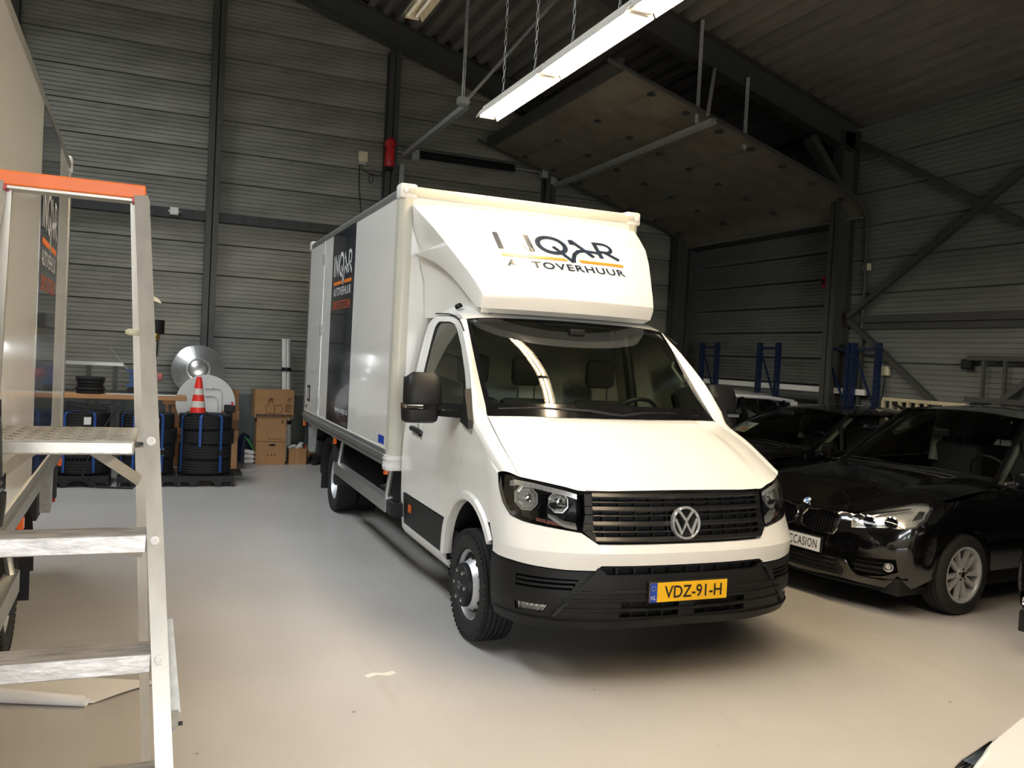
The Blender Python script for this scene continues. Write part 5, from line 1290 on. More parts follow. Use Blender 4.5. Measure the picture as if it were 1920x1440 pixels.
    MB().tube([SWm @ Vector((.18 * math.cos(a), .18 * math.sin(a), 0)) for a in [2 * PI * k / 24 for k in range(24)]], .014, 6, closed=True).build('steering_wheel', M_blackpl, T, smooth=True)
    MB().box(-.08, .08, 1.78, 1.82, 1.30, 1.37, bev=.01).build('rear_view_mirror', M_blackpl, T)
    if style == 'kidney':
        lp = empty('license_plate'); lp.parent = T; lp.location = (0, -.012, .466); lp.rotation_euler = (math.radians(-2), 0, 0)
        MB().box(-.268, .268, -.004, .02, -.062, .062).build('plate_holder', M_blackdeep, lp)
        MB().box(-.26, .26, -.008, -.003, -.055, .055).build('plate', M_white_print, lp)
        decal(fit2d(text2d('OCCASION', bold=.004, space=1.1), -.105, .232, -.034, .036), lambda x, z: (x, -.0095, z), 'lettering', M_ink, lp)
        em = empty('emblem'); em.parent = T
        A = Matrix.Translation((0, .108, .772)) @ Matrix.Rotation(math.radians(38), 4, 'X')
        MB().lathe([(.041, -.01), (.041, .005), (.033, .007), (.030, .004)], 28, A).build('ring', M_chrome, em, smooth=True)
        for k in range(4):
            v = [(0, 0, .005)] + [(.031 * math.cos(PI / 2 * k + PI / 2 * j / 6), .031 * math.sin(PI / 2 * k + PI / 2 * j / 6), .005) for j in range(7)]
            MB().add(v, [(0, j, j + 1) for j in range(1, 7)], A).build('quadrant', M_blueish if k % 2 else M_white_print, em, fixn=False)
    else:
        MB().box(-.26, .26, -.022, .0, .41, .52).build('plate', M_white_print if paint is M_carwhite else M_plate_y, T)
        gg = C.poly([(.40, .09, .70), (.42, .05, .62)]); g2 = gg + mir2(gg)
        patch(g2, (), lambda u, z: C.pt(u, z, .004), .08).build('upper_grille', M_blackdeep, T)
        for z in (.635, .66, .685):
            MB().tube([C.pt(.40 * (-1 + k / 6), z, .008) for k in range(13)], .006, 5).build('grille_bar', M_chrome, T)
    return T
make_car((1.991, 1.411, 0), -1.45, 'black car with twin kidney grille and white OCCASION plate', M_blackpaint, roofz=1.575, L=4.22)
make_car((2.05, 3.70, 0), -1.53, 'black car with a paper sheet on its windscreen, between van and wall', M_blackpaint, roofz=1.44, L=4.1, style='plain')
make_car((1.78, 6.10, 0), -1.53, 'white car farthest back beside the van, roof showing above the black car', M_carwhite, roofz=1.51, L=4.15, style='plain')
make_car((2.36, -0.98, 0), -1.45, 'black car whose bumper corner just shows at the right edge', M_blackpaint, L=3.9, style='plain', wb=2.4)
make_car((-1.45, -3.21, 0), -1.8, 'white car in the bottom right corner, only headlight and bonnet edge showing', M_carwhite, style='plain', crown=.02)
# ================================================================== STEP LADDER
M_lad = mat('brushed_aluminium', rgb(186, 182, 172), 0.38, metal=0.5, var=0.05, scale=30, stretch=(1, 1, 0.1), rvar=0.06)
M_tread = mat('worn_aluminium_tread', rgb(190, 186, 182), 0.42, metal=0.6, var=0.22, scale=26, stretch=(0.4, 2, 1), bump=0.15, bscale=60, rvar=0.1)
M_ladorange = mat('orange_coated_bar', rgb(242, 116, 34), 0.4, var=0.06, scale=7)
lad = empty('step_ladder', (-3.115, -1.5, 0), 0, 'aluminium step ladder with orange top bar standing in the left foreground', 'ladder')
def LW(p): return (p[0] + 3.115, p[1] + 1.5, p[2])
XC = -3.115
def stile(z, s): return Vector((XC + s * (.196 + .077 * (2.24 - z)), -1.17 - .377 * (2.24 - z), z))
def rear(z, s): return Vector((XC + s * (.180 + .048 * (2.2 - z)), -1.12 + .16 * (2.2 - z), z))
for s in (-1, 1):
    a, b = stile(.02, s), stile(2.245, s)
    mb = MB(); mb.beam(LW(a), LW(b), .062, .040, up=(1, 0, 0)); mb.build('front_stile', M_lad, lad)
    MB().beam(LW(a + Vector((s * .021, -.028, 0))), LW(b + Vector((s * .021, -.028, 0))), .004, .006, up=(1, 0, 0)).build('stile_edge', M_lad, lad)
    MB().beam(LW(rear(.02, s)), LW(rear(2.245, s)), .03, .030, up=(1, 0, 0)).build('rear_stile', M_lad, lad)
    for z in (1.512, 1.247, .950, .66, .37):
        P = stile(z, s) + Vector((0, -.03, .008))
        MB().lathe([(.0135, .0), (.012, .007), (.006, .009), (.005, .004), (0, .004)], 14, Matrix.Translation(LW(P)) @ Matrix.Rotation(math.radians(70), 4, 'X')).build('rivet', M_cap, lad, smooth=True)
    MB().box(-.03, .03, -.04, .04, 0, .03, Matrix.Translation(LW((a.x, a.y, 0)))).build('rubber_foot', M_blackpl, lad)
    MB().box(-.025, .025, -.03, .03, 0, .03, Matrix.Translation(LW((rear(0, s).x, rear(0, s).y, 0)))).build('rubber_foot', M_blackpl, lad)
    # platform braces
    MB().beam(LW((XC + s * .06, -1.16, 1.475)), LW(rear(1.335, s) + Vector((-s * .002, -.02, 0))), .004, .036, up=(0, 0, 1)).build('brace', M_lad, lad)
    MB().beam(LW((XC + s * .17, -1.42, 1.205)), LW(rear(1.08, s) + Vector((0, -.02, .0))), .004, .03).build('brace', M_lad, lad)
    # hinge strap on the flank
    P = stile(1.03, s) + Vector((s * .024, .06, 0)); Q = stile(.80, s) + Vector((s * .034, .05, 0)); R_ = stile(.775, s) + Vector((s * .03, .02, 0))
    MB().beam(LW(P), LW(Q), .004, .028, up=(1, 0, 0)).beam(LW(Q), LW(R_), .018, .02).build('spreader_strap', M_galv, lad)
    MB().lathe([(.006, -.01), (.006, .02), (0, .02)], 8, Matrix.Translation(LW(Q + Vector((0, 0, -.03)))) @ Matrix.Rotation(s * PI / 2, 4, 'Y')).build('bolt', M_darkmetal, lad)
    MB().tube([LW(stile(1.505, s) + Vector((-s * .05, .02, 0))), LW(stile(1.505, s))], .009, 8).build('pivot_pin', M_chrome, lad)
    P = stile(1.83, s) + Vector((-s * .02, .05, 0))
    MB().lathe([(0, 0), (.01, 0), (.01, .03), (.005, .04), (0, .04)], 10, Matrix.Translation(LW(P)) @ Matrix.Rotation(-s * PI / 2, 4, 'Y')).build('latch_knob', M_cream, lad)
MB().box(*[v for v in (XC - .235 + 3.115, XC + .207 + 3.115)], -1.195 + 1.5, -1.10 + 1.5, 2.245, 2.288, bev=.004).build('top_bar', M_ladorange, lad)
for s in (-1, 1): MB().box(XC + s * .19 - .02 + 3.115, XC + s * .19 + .02 + 3.115, -1.198 + 1.5, -1.12 + 1.5, 2.232, 2.247).build('bar_socket', M_redpl, lad)
MB().box(XC - .18 + 3.115, XC + .175 + 3.115, -1.185 + 1.5, -1.11 + 1.5, 2.237, 2.246).build('bar_lining', M_lad, lad)
def step(z, d, mt, h=.04, nm='step'):
    a = stile(z, 1); w = a.x - XC - .021
    return MB().box(-w, w, a.y - .03 + 1.5, a.y + d + 1.5, z - h / 2, z + h / 2, bev=.003).build(nm, mt, lad)
for z in (1.247, .950, .66, .37): step(z, .085, M_tread, .05)
# chequer-plate platform
pw2 = .205
pf = MB().box(-pw2 - .0, pw2 + .005, -1.475 + 1.5, -1.06 + 1.5, 1.480, 1.520, bev=.006).build('platform', M_lad, lad)
for i in range(9):
    for j in range(11):
        x = -.19 + .044 * i; y = .04 + .036 * j; a = .6 if (i + j) % 2 else -.6
        MB().box(-.015, .015, -.0028, .0028, -.001, .0022, Matrix.Translation((x, y, 1.5205)) @ Matrix.Rotation(a, 4, 'Z')).build('tread_bar', M_lad, pf)
for i in range(9):
    for k in range(3):
        MB().box(-.016, .016, -.002, .0015, -.0028, .0028, Matrix.Translation((-.185 + .044 * i + .008 * k, .0245, 1.497)) @ Matrix.Rotation(.75, 4, 'Y')).build('tread_bar', M_lad, pf)
for z in (.665,):
    a, b = rear(z, -1), rear(z, 1); MB().beam(LW(a), LW(b), .03, .03).build('rear_crossbar', M_lad, lad)
tp = MB().prism([(0, 0), (.02, -.012), (.028, -.024), (.006, -.018)], -.001, .001, 'y').build('tape_tag', M_cream, lad); tp.location = LW(stile(1.945, 1) + Vector((.02, -.02, 0)))

# --- curled sheet of paper on the floor
M_paper = mat('white_paper', rgb(232, 230, 228), 0.7, var=0.01)
M_paper_in = M_paper
ax0, ax1 = Vector((-3.62, .62, 0)), Vector((-3.13, .445, 0)); rows = []
dv = (ax1 - ax0).normalized(); nv = Vector((-dv.y, dv.x, 0))
for k in range(13):
    u = k / 12; c = ax0.lerp(ax1, u); r = lerp(.045, .030, u); row = []
    for j in range(30):
        if j < 18:
            a = math.radians(40 - j * 310 / 17); rr = r * (1 - .2 * (17 - j) / 17)
            row.append(tuple(c + nv * (r + rr * math.sin(a)) * 1.0 + Vector((0, 0, r + rr * math.cos(a) - .0))))
        else:
            t = (j - 17) / 12; ext = lerp(.30, .34, u)
            row.append(tuple(c + nv * (r + ext * t) + dv * (.26 * t * u) + Vector((0, 0, .004 + .02 * t * t * (1 - u) + .012 * math.sin(3 * t)))))
    rows.append(row)
pp = MB().grid(rows).build('paper_sheet', M_paper, smooth=True, auto=80)
tag(pp, 'curled sheet of white paper on the floor under the step ladder', 'paper')
M_yel = mat('pale_yellow_cloth', rgb(226, 220, 168), 0.85, var=0.1, scale=20)
mb = MB().lathe([(.0, .055), (.05, .05), (.085, .035), (.11, .012), (.115, .0)], 22, Matrix.Translation((-2.94, -.39, 0)))
mb.v = [(x + random.uniform(-.012, .012), y + random.uniform(-.012, .012), max(0, z + random.uniform(-.008, .010))) for x, y, z in mb.v]
tag(mb.build('crumpled_cloth', M_yel, smooth=True, auto=60), 'crumpled pale yellow cloth at the bottom edge beside the ladder', 'cloth')

# ================================================================== TYRE STACKS
M_strap = mat('blue_strap', rgb(36, 76, 146), 0.6, var=0.06, scale=60)
M_label = mat('tyre_label', rgb(222, 226, 228), 0.5, var=0.03)
def tyre_mesh():
    R, r, hw = .325, .20, .092
    prof = [(r, -hw * .7), (r + .02, -hw * .95), (R - .06, -hw), (R - .02, -hw * .9)]
    for g in (-.75, -.38, 0, .38, .75): prof += [(R, hw * (g - .12)), (R - .009, hw * (g - .07)), (R - .009, hw * (g + .07)), (R, hw * (g + .12))]
    prof += [(R - .02, hw * .9), (R - .06, hw), (r + .02, hw * .95), (r, hw * .7), (r + .03, 0)]
    mb = MB().lathe(prof, 44, closed=True)
    for k in range(44):
        for g in (-.55, .55, -.88, .88):
            mb.box(R - .010, R - .003, -.004, .004, hw * g - .014, hw * g + .014, Matrix.Rotation(2 * PI * k / 44 + (g * .05), 4, 'Z'))
    me = bpy.data.meshes.new('tyre'); me.from_pydata(mb.v, [], mb.f); me.update(); me.materials.append(M_rubber); smooth_mesh(me, 30)
    return me
TY = tyre_mesh()
def pallet(x, y, label):
    t = empty('pallet', (x, y, 0), random.uniform(-.03, .03), label, 'pallet', 'black plastic pallets')
    MB().box(-.335, .335, -.38, .38, .105, .135, bev=.006).build('deck', M_blackpl, t)
    for yy in (-.33, 0, .33):
        pr = [(-.335, 0), (-.32, 0), (-.30, .06), (-.2, .06), (-.17, 0), (-.12, 0)] + [(.12 * math.cos(a), .0 + .085 * math.sin(a)) for a in [PI - PI * k / 10 for k in range(11)]] + [(.17, 0), (.2, .06), (.30, .06), (.32, 0), (.335, 0), (.335, .11), (-.335, .11)]
        MB().prism(pr, yy - .05, yy + .05, 'y').build('runner', M_blackpl, t)
    return t
names = {'A': 'beneath the traffic cone', 'B': 'behind the ladder leg', 'C': 'beside the left van under the bench'}
pos = ['lowest', 'second lowest', 'second highest', 'topmost']
for key, x, y, n, top in (('A', -2.265, 7.60, 4, .14), ('B', -2.955, 7.62, 4, .14), ('C', -3.715, 7.62, 4, .14)):
    pallet(x, y, {'A': 'black plastic pallet under the strapped tyre stack with the cone', 'B': 'black plastic pallet under the tyre stack behind the ladder', 'C': 'black plastic pallet under the tyre stack nearest the left van'}[key])
    for k in range(n):
        o = bpy.data.objects.new('tyre', TY); COL.objects.link(o)
        ox, oy = random.uniform(-.022, .022), random.uniform(-.015, .015)
        o.location = (x + ox, y + oy, top + .095 + k * .187); o.rotation_euler = (0, 0, random.uniform(0, 6))
        tag(o, '%s tyre of the strapped stack %s' % (pos[k], names[key]), 'tyre', 'strapped tyres on pallets')
        if key in 'BC' and k in (1, 2, 3) and not (key == 'C' and k == 1):
            q = MB().grid([[(.328 * math.cos(a), .328 * math.sin(a), z) for a in (math.radians(-62 + d) for d in (0, 7, 14))] for z in (-.045, .045)]).build('label_sticker', M_label, o, fixn=False)
            q.rotation_euler = (0, 0, -o.rotation_euler[2] + (random.uniform(-.5, .1) if k != 2 else -.7))
    zt = top + n * .187 + .002
    st = empty('strap_set', (x, y, 0), 0, 'blue lashing straps tied over the tyre stack %s' % names[key], 'straps', 'blue straps on tyre stacks')
    for a, lo in ((-105, .50) if key == 'A' else (-118, .17), (-62, .17), (-150, .17)):
        ca, sa = math.cos(math.radians(a)), math.sin(math.radians(a)); R = .345; tx, ty = -sa * .016, ca * .016
        path = [(ca * R * 1.01, sa * R * 1.01, lo), (ca * R, sa * R, lerp(lo, zt, .5)), (ca * R, sa * R, zt - .03), (ca * (R - .04), sa * (R - .04), zt + .004), (ca * .1, sa * .1, zt + .008), (0, 0, zt + .01)]
        MB().grid([[(p[0] + tx, p[1] + ty, p[2]) for p in path], [(p[0] - tx, p[1] - ty, p[2]) for p in path]]).build('strap', M_strap, st, fixn=False)
        if a == -62:
            MB().box(-.02, .02, -.008, .008, -.03, .03, Matrix.Translation((ca * .35, sa * .35, .42)) @ Matrix.Rotation(math.radians(a + 90), 4, 'Z')).build('buckle', M_darkmetal, st)
# traffic cone
cone = empty('traffic_cone', (-2.385, 7.50, .910), 0, 'red and white striped traffic cone standing on the tyre stack', 'traffic cone')
M_cred = mat('cone_red', rgb(232, 52, 38), 0.4, var=0.03); M_cwhite = mat('cone_reflective', rgb(214, 206, 196), 0.45, var=0.06, scale=90)
zc = [(0, .098), (.07, .087), (.15, .076), (.23, .064), (.31, .053), (.40, .041), (.452, .030)]
for i, (a, b) in enumerate(zip(zc[:-1], zc[1:])):
    MB().lathe([(a[1], a[0]), (b[1], b[0])], 28).build('white_band' if i in (1, 3) else 'red_band', M_cwhite if i in (1, 3) else M_cred, cone, smooth=True)
MB().lathe([(.030, .452), (.022, .458), (.018, .44)], 20).build('tip_rim', M_cred, cone)
MB().box(-.13, .13, -.13, .13, -.012, .004, bev=.004).build('base_plate', M_blackpl, cone)

# ================================================================== THINGS ALONG THE BACK WALL
M_wood = mat('raw_pine', rgb(190, 142, 96), 0.65, var=0.1, scale=5, stretch=(0.3, 3, 6))
M_wood2 = mat('brown_board', rgb(150, 104, 64), 0.6, var=0.08, scale=6, stretch=(3, 3, 0.4))
M_card = mat('cardboard', rgb(176, 132, 88), 0.8, var=0.05, scale=5)
M_cardprint = mat('cardboard_print', rgb(74, 58, 44), 0.8, var=0.05)
bench = empty('trestle_bench', (-3.4, 8.42, 0), 0, 'wooden trestle bench of two planks behind the tyre stacks', 'bench')
for y in (-.2, .06): MB().box(-1.3, .90, y, y + .22, 1.005, 1.062, bev=.006).build('plank', M_wood, bench)
for x in (.62, -1.0):
    for q in (-1, 1): MB().beam((x + .03, q * .03 + .04, 1.0), (x + .10, q * .28 + .04, 0.0), .08, .035, up=(1, 0, 0)).build('trestle_leg', M_wood, bench)
    MB().box(x - .02, x + .08, -.15, .25, .955, 1.005).build('trestle_head', M_wood, bench)
    MB().box(x + .02, x + .10, -.18, .26, .42, .46).build('trestle_rail', M_wood, bench)
# patio heater: post with burner, and its loose reflector dish
M_brass = mat('brass', rgb(200, 168, 96), 0.3, metal=0.8, var=0.05); M_soot = mat('sooty_steel', rgb(40, 38, 36), 0.6, metal=0.4, var=0.1)
ph = empty('patio_heater', (-2.93, 9.15, 0), 0, 'patio heater post with dark burner head standing behind the bench', 'patio heater')
MB().lathe([(0, 1.90), (.115, 1.90), (.118, 1.905), (.118, 2.09), (.112, 2.095), (0, 2.095)], 28).build('burner_guard', M_soot, ph, smooth=True)
MB().lathe([(.055, 1.80), (.06, 1.83), (.052, 1.84), (.06, 1.86), (.06, 1.90)], 20).build('burner_neck', M_brass, ph, smooth=True)
MB().lathe([(.0, 1.57), (.045, 1.57), (.05, 1.60), (.05, 1.79), (.04, 1.80), (0, 1.80)], 20).build('valve_housing', M_chrome, ph, smooth=True)
MB().tube([(0, 0, .2), (0, 0, 1.58)], .024, 14).build('post', M_chrome, ph, smooth=True)
MB().lathe([(0, 0), (.22, 0), (.22, .02), (.2, .25), (.06, .28), (0, .28)], 24).build('base', M_soot, ph, smooth=True)
MB().box(-.10, .12, -.06, .04, 1.22, 1.34, bev=.03).build('bag', mat('pink_plastic_bag', rgb(196, 120, 118), 0.5, var=0.15, scale=14), ph, smooth=True)
M_dish = mat('spun_aluminium', rgb(220, 220, 218), 0.28, metal=0.85, var=0.03, scale=3, rvar=0.04)
crate = empty('plywood_crate', (-2.30, 9.26, 0), 0, 'brown plywood crate behind the round table top, carrying the dish', 'crate')
MB().box(-.38, .44, -.13, .24, 0, 1.0).build('crate_body', M_wood2, crate)
for z in (.05, .5, .93): MB().box(-.39, .45, -.15, -.13, z - .04, z + .04).build('batten', M_wood2, crate)
dish = empty('reflector_dish', (-2.335, 9.22, 1.40), 0, 'round polished aluminium heater dish leaning upright above the white table top', 'dish')
dish.rotation_euler = (math.radians(90 - 12), 0, 0)
MB().lathe([(0, .10), (.115, .10), (.135, .085), (.145, .075), (.15, .085), (.165, .083)], 44).build('centre_cap', M_dish, dish, smooth=True, auto=50)
for k in range(8):
    a0 = 2 * PI * k / 8 + .2; a1 = a0 + 2 * PI / 8 - .006
    MB().grid([[(r * math.cos(a), r * math.sin(a), h) for a in [lerp(a0, a1, j / 6) for j in range(7)]] for r, h in ((.163, .083), (.27, .045), (.365, .005))]).build('petal', M_dish, dish, smooth=True)
MB().tube([(.368 * math.cos(a), .368 * math.sin(a), .002) for a in [2 * PI * k / 48 for k in range(48)]], .007, 6, closed=True).build('rolled_rim', M_dish, dish, smooth=True)
MB().tube([(0, .368, .0), (.004, .40, .0)], .004, 5).build('hook', M_galv, dish)
M_tt = mat('white_table_top', rgb(222, 220, 216), 0.5, var=0.02)
tt = empty('round_table_top', (-2.225, 8.92, .945), 0, 'white round table top leaning on its edge, folded tube legs showing', 'table top')
tt.rotation_euler = (math.radians(90 - 10), 0, 0)
MB().lathe([(0, 0), (.400, 0), (.406, -.008), (.406, -.022), (.400, -.03), (0, -.03)], 56).build('top', M_tt, tt, smooth=True)
MB().tube([(-.02, .21, .012), (.10, .21, .012), (.17, .21, .012), (.20, .19, .012), (.21, .15, .012), (.215, -.2, .012)], .010, 8).build('folded_leg', M_tt, tt, smooth=True)
MB().tube([(-.02, .10, .014), (.10, .10, .014), (.14, .085, .014), (.155, .05, .014), (.16, -.2, .014)], .010, 8).build('folded_leg', M_tt, tt, smooth=True)
MB().box(.09, .11, .195, .235, 0, .02).build('leg_clip', M_galv, tt)
cr2 = empty('low_crate', (-2.2, 8.90, 0), 0, 'low brown box carrying the white round table top', 'crate')
MB().box(-.30, .42, -.12, .12, 0, .535).build('crate_body', M_card, cr2); MB().box(-.31, .43, -.135, -.12, .45, .56).build('batten', M_wood2, cr2)
pk = MB().box(-2.04, -1.80, 8.44, 8.47, .74, .87).build('plank_offcut', M_wood2); pk.location = (0, -.0, 0)
tag(pk, 'short brown plank behind the tyre stack with the cone', 'plank'); 
st = empty('black_stand', (-1.94, 8.35, 0), 0, 'thin black metal stand between the tyre stack and the leaning board', 'stand')
MB().box(-.04, .04, -.03, .03, 0, .92).build('upright', M_blackpl, st); MB().box(-.07, .07, -.05, .05, .86, .96, bev=.01).build('head', M_blackpl, st); MB().box(-.16, .18, -.18, .14, 0, .05).build('foot', M_blackpl, st)
pk.parent = None
MB().box(.02, .05, -.04, .04, .96, 1.0).build('red_knob', M_redpl, st)
bd_ = MB().box(-.055, .055, -.012, .012, 0, 1.13).build('leaning_board', M_wood2); bd_.location = (-1.775, 9.42, 0); bd_.rotation_euler = (math.radians(-9), 0, 0)
tag(bd_, 'tall narrow brown board leaning on the back wall', 'board')
# cardboard boxes
def carton(x0, x1, y0, y1, z0, z1, label, rz=0.0, tape=True):
    cx, cy = (x0 + x1) / 2, (y0 + y1) / 2; w, d, h = (x1 - x0) / 2, (y1 - y0) / 2, z1 - z0
    t = empty('cardboard_box', (cx, cy, z0), rz, label, 'box', 'cardboard boxes at the back wall')
    MB().box(-w, w, -d, d, .0, h - .004, bev=.004).build('carton', M_card, t)
    for s in (-1, 1):
        MB().box(-w, w, min(s * .002, s * d), max(s * .002, s * d), h - .004, h, Matrix.Identity(4)).build('top_flap', M_card, t)
    return t, w, d, h
t1, w, d, h = carton(-1.515, -.935, 9.28, 9.62, .716, 1.138, 'top cardboard box of the stack, printed with a juicer drawing', .02)
MB().box(-w + .02, w - .02, -d - .003, -d, .015, .055).build('print_strip', M_cardprint, t1)
for k in range(4): decal(fit2d(text2d(['Juice', 'Extra', 'Large', 'Power'][k]), -w + .05 + k * .13, -w + .13 + k * .13, .024, .046), lambda x, z: (x, -d - .005, z), 'print', M_card, t1)
ol = [(-.12, .07), (-.13, .17), (-.09, .21), (-.09, .25), (-.03, .25), (-.03, .21), (.0, .17), (.01, .07)]
v, f = ribbon(ol + [ol[0]], .006); decal((v, f), lambda x, z: (x, -d - .003, z), 'line_drawing', M_cardprint, t1)
v, f = ribbon([(.0, .10), (.0, .18), (.10, .20), (.12, .14), (.10, .08), (.02, .07)], .006); decal((v, f), lambda x, z: (x, -d - .003, z), 'line_drawing', M_cardprint, t1)
for k in range(3):
    v, f = ribbon([(-.10 + .01 * k, .255 + .012 * k), (-.06, .275 + .016 * k), (-.03 + .01 * k, .262 + .012 * k)], .007); decal((v, f), lambda x, z: (x, -d - .003, z), 'line_drawing', M_cardprint, t1)
for k in range(8): decal(([(.16, .09 + k * .016), (.26 - .02 * (k % 3), .09 + k * .016), (.26 - .02 * (k % 3), .096 + k * .016), (.16, .096 + k * .016)], [(0, 1, 2, 3)]), lambda x, z: (x, -d - .003, z), 'print_line', M_cardprint, t1)
v, f = ribbon([(.22 + .022 * math.cos(a), .28 + .022 * math.sin(a)) for a in [PI * 1.6 * k / 9 for k in range(10)]], .010); decal((v, f), lambda x, z: (x, -d - .003, z), 'round_mark', M_cardprint, t1)
t2, w2_, d2, h2 = carton(-1.468, -1.03, 9.29, 9.62, .357, .714, 'plain middle cardboard box of the stack', -.015)
for k in range(4): MB().box(-.03 + k * .05, -.005 + k * .05, -d2 - .002, -d2, .03, .045).build('print_mark', M_cardprint, t2)
for k in range(2): MB().box(.14, .18, -d2 - .002, -d2, .28 + k * .03, .295 + k * .03).build('print_mark', M_cardprint, t2)
t3, w3, d3, h3 = carton(-1.465, -1.03, 9.30, 9.63, 0, .355, 'bottom cardboard box of the stack with a hand hole', .0)
mb = MB().lathe([(0, 0), (.028, 0)], 16, Matrix.Translation((.02, -d3 - .002, .30)) @ Matrix.Rotation(PI / 2, 4, 'X') @ Matrix.Diagonal((1.9, .6, 1, 1))).build('hand_hole', M_blackdeep, t3)
for k in range(3): MB().box(-.05 + k * .05, -.03 + k * .05, -d3 - .002, -d3, .14, .16).build('print_mark', M_cardprint, t3)
# small open box with pipe fittings
sb = empty('open_box', (-.84, 9.46, 0), 0, 'small open cardboard box full of white pipe fittings beside the stack', 'box')
for a in ((-.134, .134, -.14, -.136), (-.134, .134, .136, .14), (-.134, -.130, -.14, .14), (.130, .134, -.14, .14)): MB().box(*a, 0, .25).build('carton_wall', M_card, sb)
MB().box(-.13, .13, -.136, .136, 0, .19).build('carton_fill', M_card, sb)
MB().box(-.02, .02, -.143, -.14, 0, .25).build('tape', M_wood, sb)
for k in range(7):
    x, y = random.uniform(-.09, .09), random.uniform(-.09, .09); a = random.uniform(0, PI)
    ft = MB().tube([(x - .05 * math.cos(a), y - .05 * math.sin(a), .22 + .02 * (k % 3)), (x, y, .25 + .02 * (k % 3)), (x + .06 * math.cos(a), y + .06 * math.sin(a), .26 + .025 * (k % 3))], .022, 10).build('pipe_fitting', M_white_pl, smooth=True)
    ft.location = (-.84, 9.46, 0); tag(ft, 'short white pipe fitting in the small open cardboard box', 'pipe fitting', 'white pipe fittings in the open box')
# bundle of white pipes
for k in range(7):
    a = 2 * PI * k / 6; r = 0 if k == 6 else .046
    o = MB().tube([(-.955 + r * math.cos(a), 9.66 + r * math.sin(a), .01), (-1.025 + r * math.cos(a), 9.80 + r * math.sin(a), 1.93 - .01 * (k % 3))], .0225, 12, cap=False)
    o.tube([(-.955 + r * math.cos(a), 9.66 + r * math.sin(a), .01), (-1.025 + r * math.cos(a), 9.80 + r * math.sin(a), 1.92)], .018, 12, cap=False)
    tag(o.build('plastic_pipe', M_white_pl, smooth=True), 'white plastic pipe in the taped bundle standing behind the boxes', 'pipe', 'bundle of white pipes')
for z, lab in ((1.45, 'upper black tape band around the white pipe bundle'), (.62, 'lower black tape band around the white pipe bundle')):
    f = z / 1.93; tag(MB().lathe([(.074, -.03), (.076, 0), (.074, .03)], 20, Matrix.Translation((lerp(-.955, -1.025, f), lerp(9.66, 9.80, f), z))).build('tape_band', M_cable, smooth=True), lab, 'tape band')
M_sheet = mat('blue_tarpaulin', rgb(26, 38, 70), 0.6, var=0.15, scale=9); M_green = mat('green_bag', rgb(60, 160, 80), 0.5, var=0.2, scale=30)
tb = empty('tarpaulin_bag', (-1.60, 9.74, 0), 0, 'dark blue tarpaulin bag with a bright green corner beside the boxes', 'bag')
mb = MB().lathe([(.0, .42), (.05, .40), (.09, .30), (.12, .15), (.12, 0)], 16, Matrix.Diagonal((1, .9, 1, 1))); mb.v = [(x + random.uniform(-.02, .02), y + random.uniform(-.02, .02), max(0, z + random.uniform(-.02, .02))) for x, y, z in mb.v]
mb.build('bag_body', M_sheet, tb, smooth=True, auto=60)
MB().add([(-.10, -.15, .44), (.06, -.17, .36), (.14, -.17, .18), (.10, -.16, .22), (-.02, -.15, .40)], [(0, 1, 2, 3, 4)]).build('green_corner', M_green, tb)
for k in range(3):
    bt = MB().lathe([(0, -.08), (.032, -.08), (.034, -.07), (.034, .05), (.015, .07), (.015, .09), (0, .09)], 14, Matrix.Translation((-1.54, 9.44, .036 + .07 * k)) @ Matrix.Rotation(PI / 2 + .1 * k, 4, 'Y')).build('white_bottle', M_white_pl, smooth=True)
    tag(bt, ['lowest', 'middle', 'upper'][k] + ' small white bottle lying on the floor beside the boxes', 'bottle', 'white bottles by the boxes')
jk = empty('trolley_jack', (-.42, 9.42, 0), 0, 'black trolley jack on the floor behind the van', 'trolley jack')
MB().box(-.20, .36, -.14, .14, .04, .14, bev=.02).build('frame', M_blackpl, jk); MB().beam((-.1, 0, .14), (.2, .05, .34), .1, .05).build('lift_arm', M_darkmetal, jk)
for x in (-.18, .30):
    for y in (-.16, .16): MB().lathe([(0, -.02), (.045, -.02), (.045, .02), (0, .02)], 16, Matrix.Translation((x, y, .045)) @ Matrix.Rotation(PI / 2, 4, 'X')).build('caster', M_darkmetal, jk, smooth=True)
cb = MB().box(-.66, -.50, 9.70, 9.95, 0, .52, bev=.004).build('upright_carton', M_card); tag(cb, 'tall thin cardboard carton standing behind the van', 'box')
# things on the bench
hc = empty('hose_coil', (-3.69, 8.42, 1.062), 0, 'stack of coiled black hose lying on the wooden bench', 'hose')
for k in range(5):
    r = .15 + .012 * math.sin(k * 2.1); MB().tube([(r * math.cos(a), r * math.sin(a), .022 + .044 * k) for a in [2 * PI * j / 28 for j in range(28)]], .021, 8, closed=True).build('hose_turn', M_rubber, hc, smooth=True)
bb = empty('blue_bracket', (-3.165, 8.46, 1.062), 0, 'blue metal bracket with a thin rod standing on the bench', 'bracket')
M_bluemetal = mat('blue_painted_metal', rgb(34, 74, 128), 0.45, var=0.05)
MB().box(-.10, .10, -.04, .04, .10, .14).box(-.06, .06, -.02, .02, .14, .32).box(-.10, .10, -.04, .04, .30, .335).build('body', M_bluemetal, bb); MB().box(-.08, .08, -.05, .05, 0, .10).build('foot_block', M_darkmetal, bb)
MB().tube([(-.08, 0, .33), (-.30, .02, .60)], .007, 6).build('rod', M_alu, bb)
for k in range(4):
    ro = MB().tube([(-3.5 + .12 * k, 8.28 + .09 * k, 1.072), (-2.62 - .1 * k, 8.30 + .09 * k, 1.072)], .008, 6).build('metal_rod', M_alu)
    tag(ro, 'thin bright metal rod lying along the bench planks', 'rod', 'metal rods on the bench')
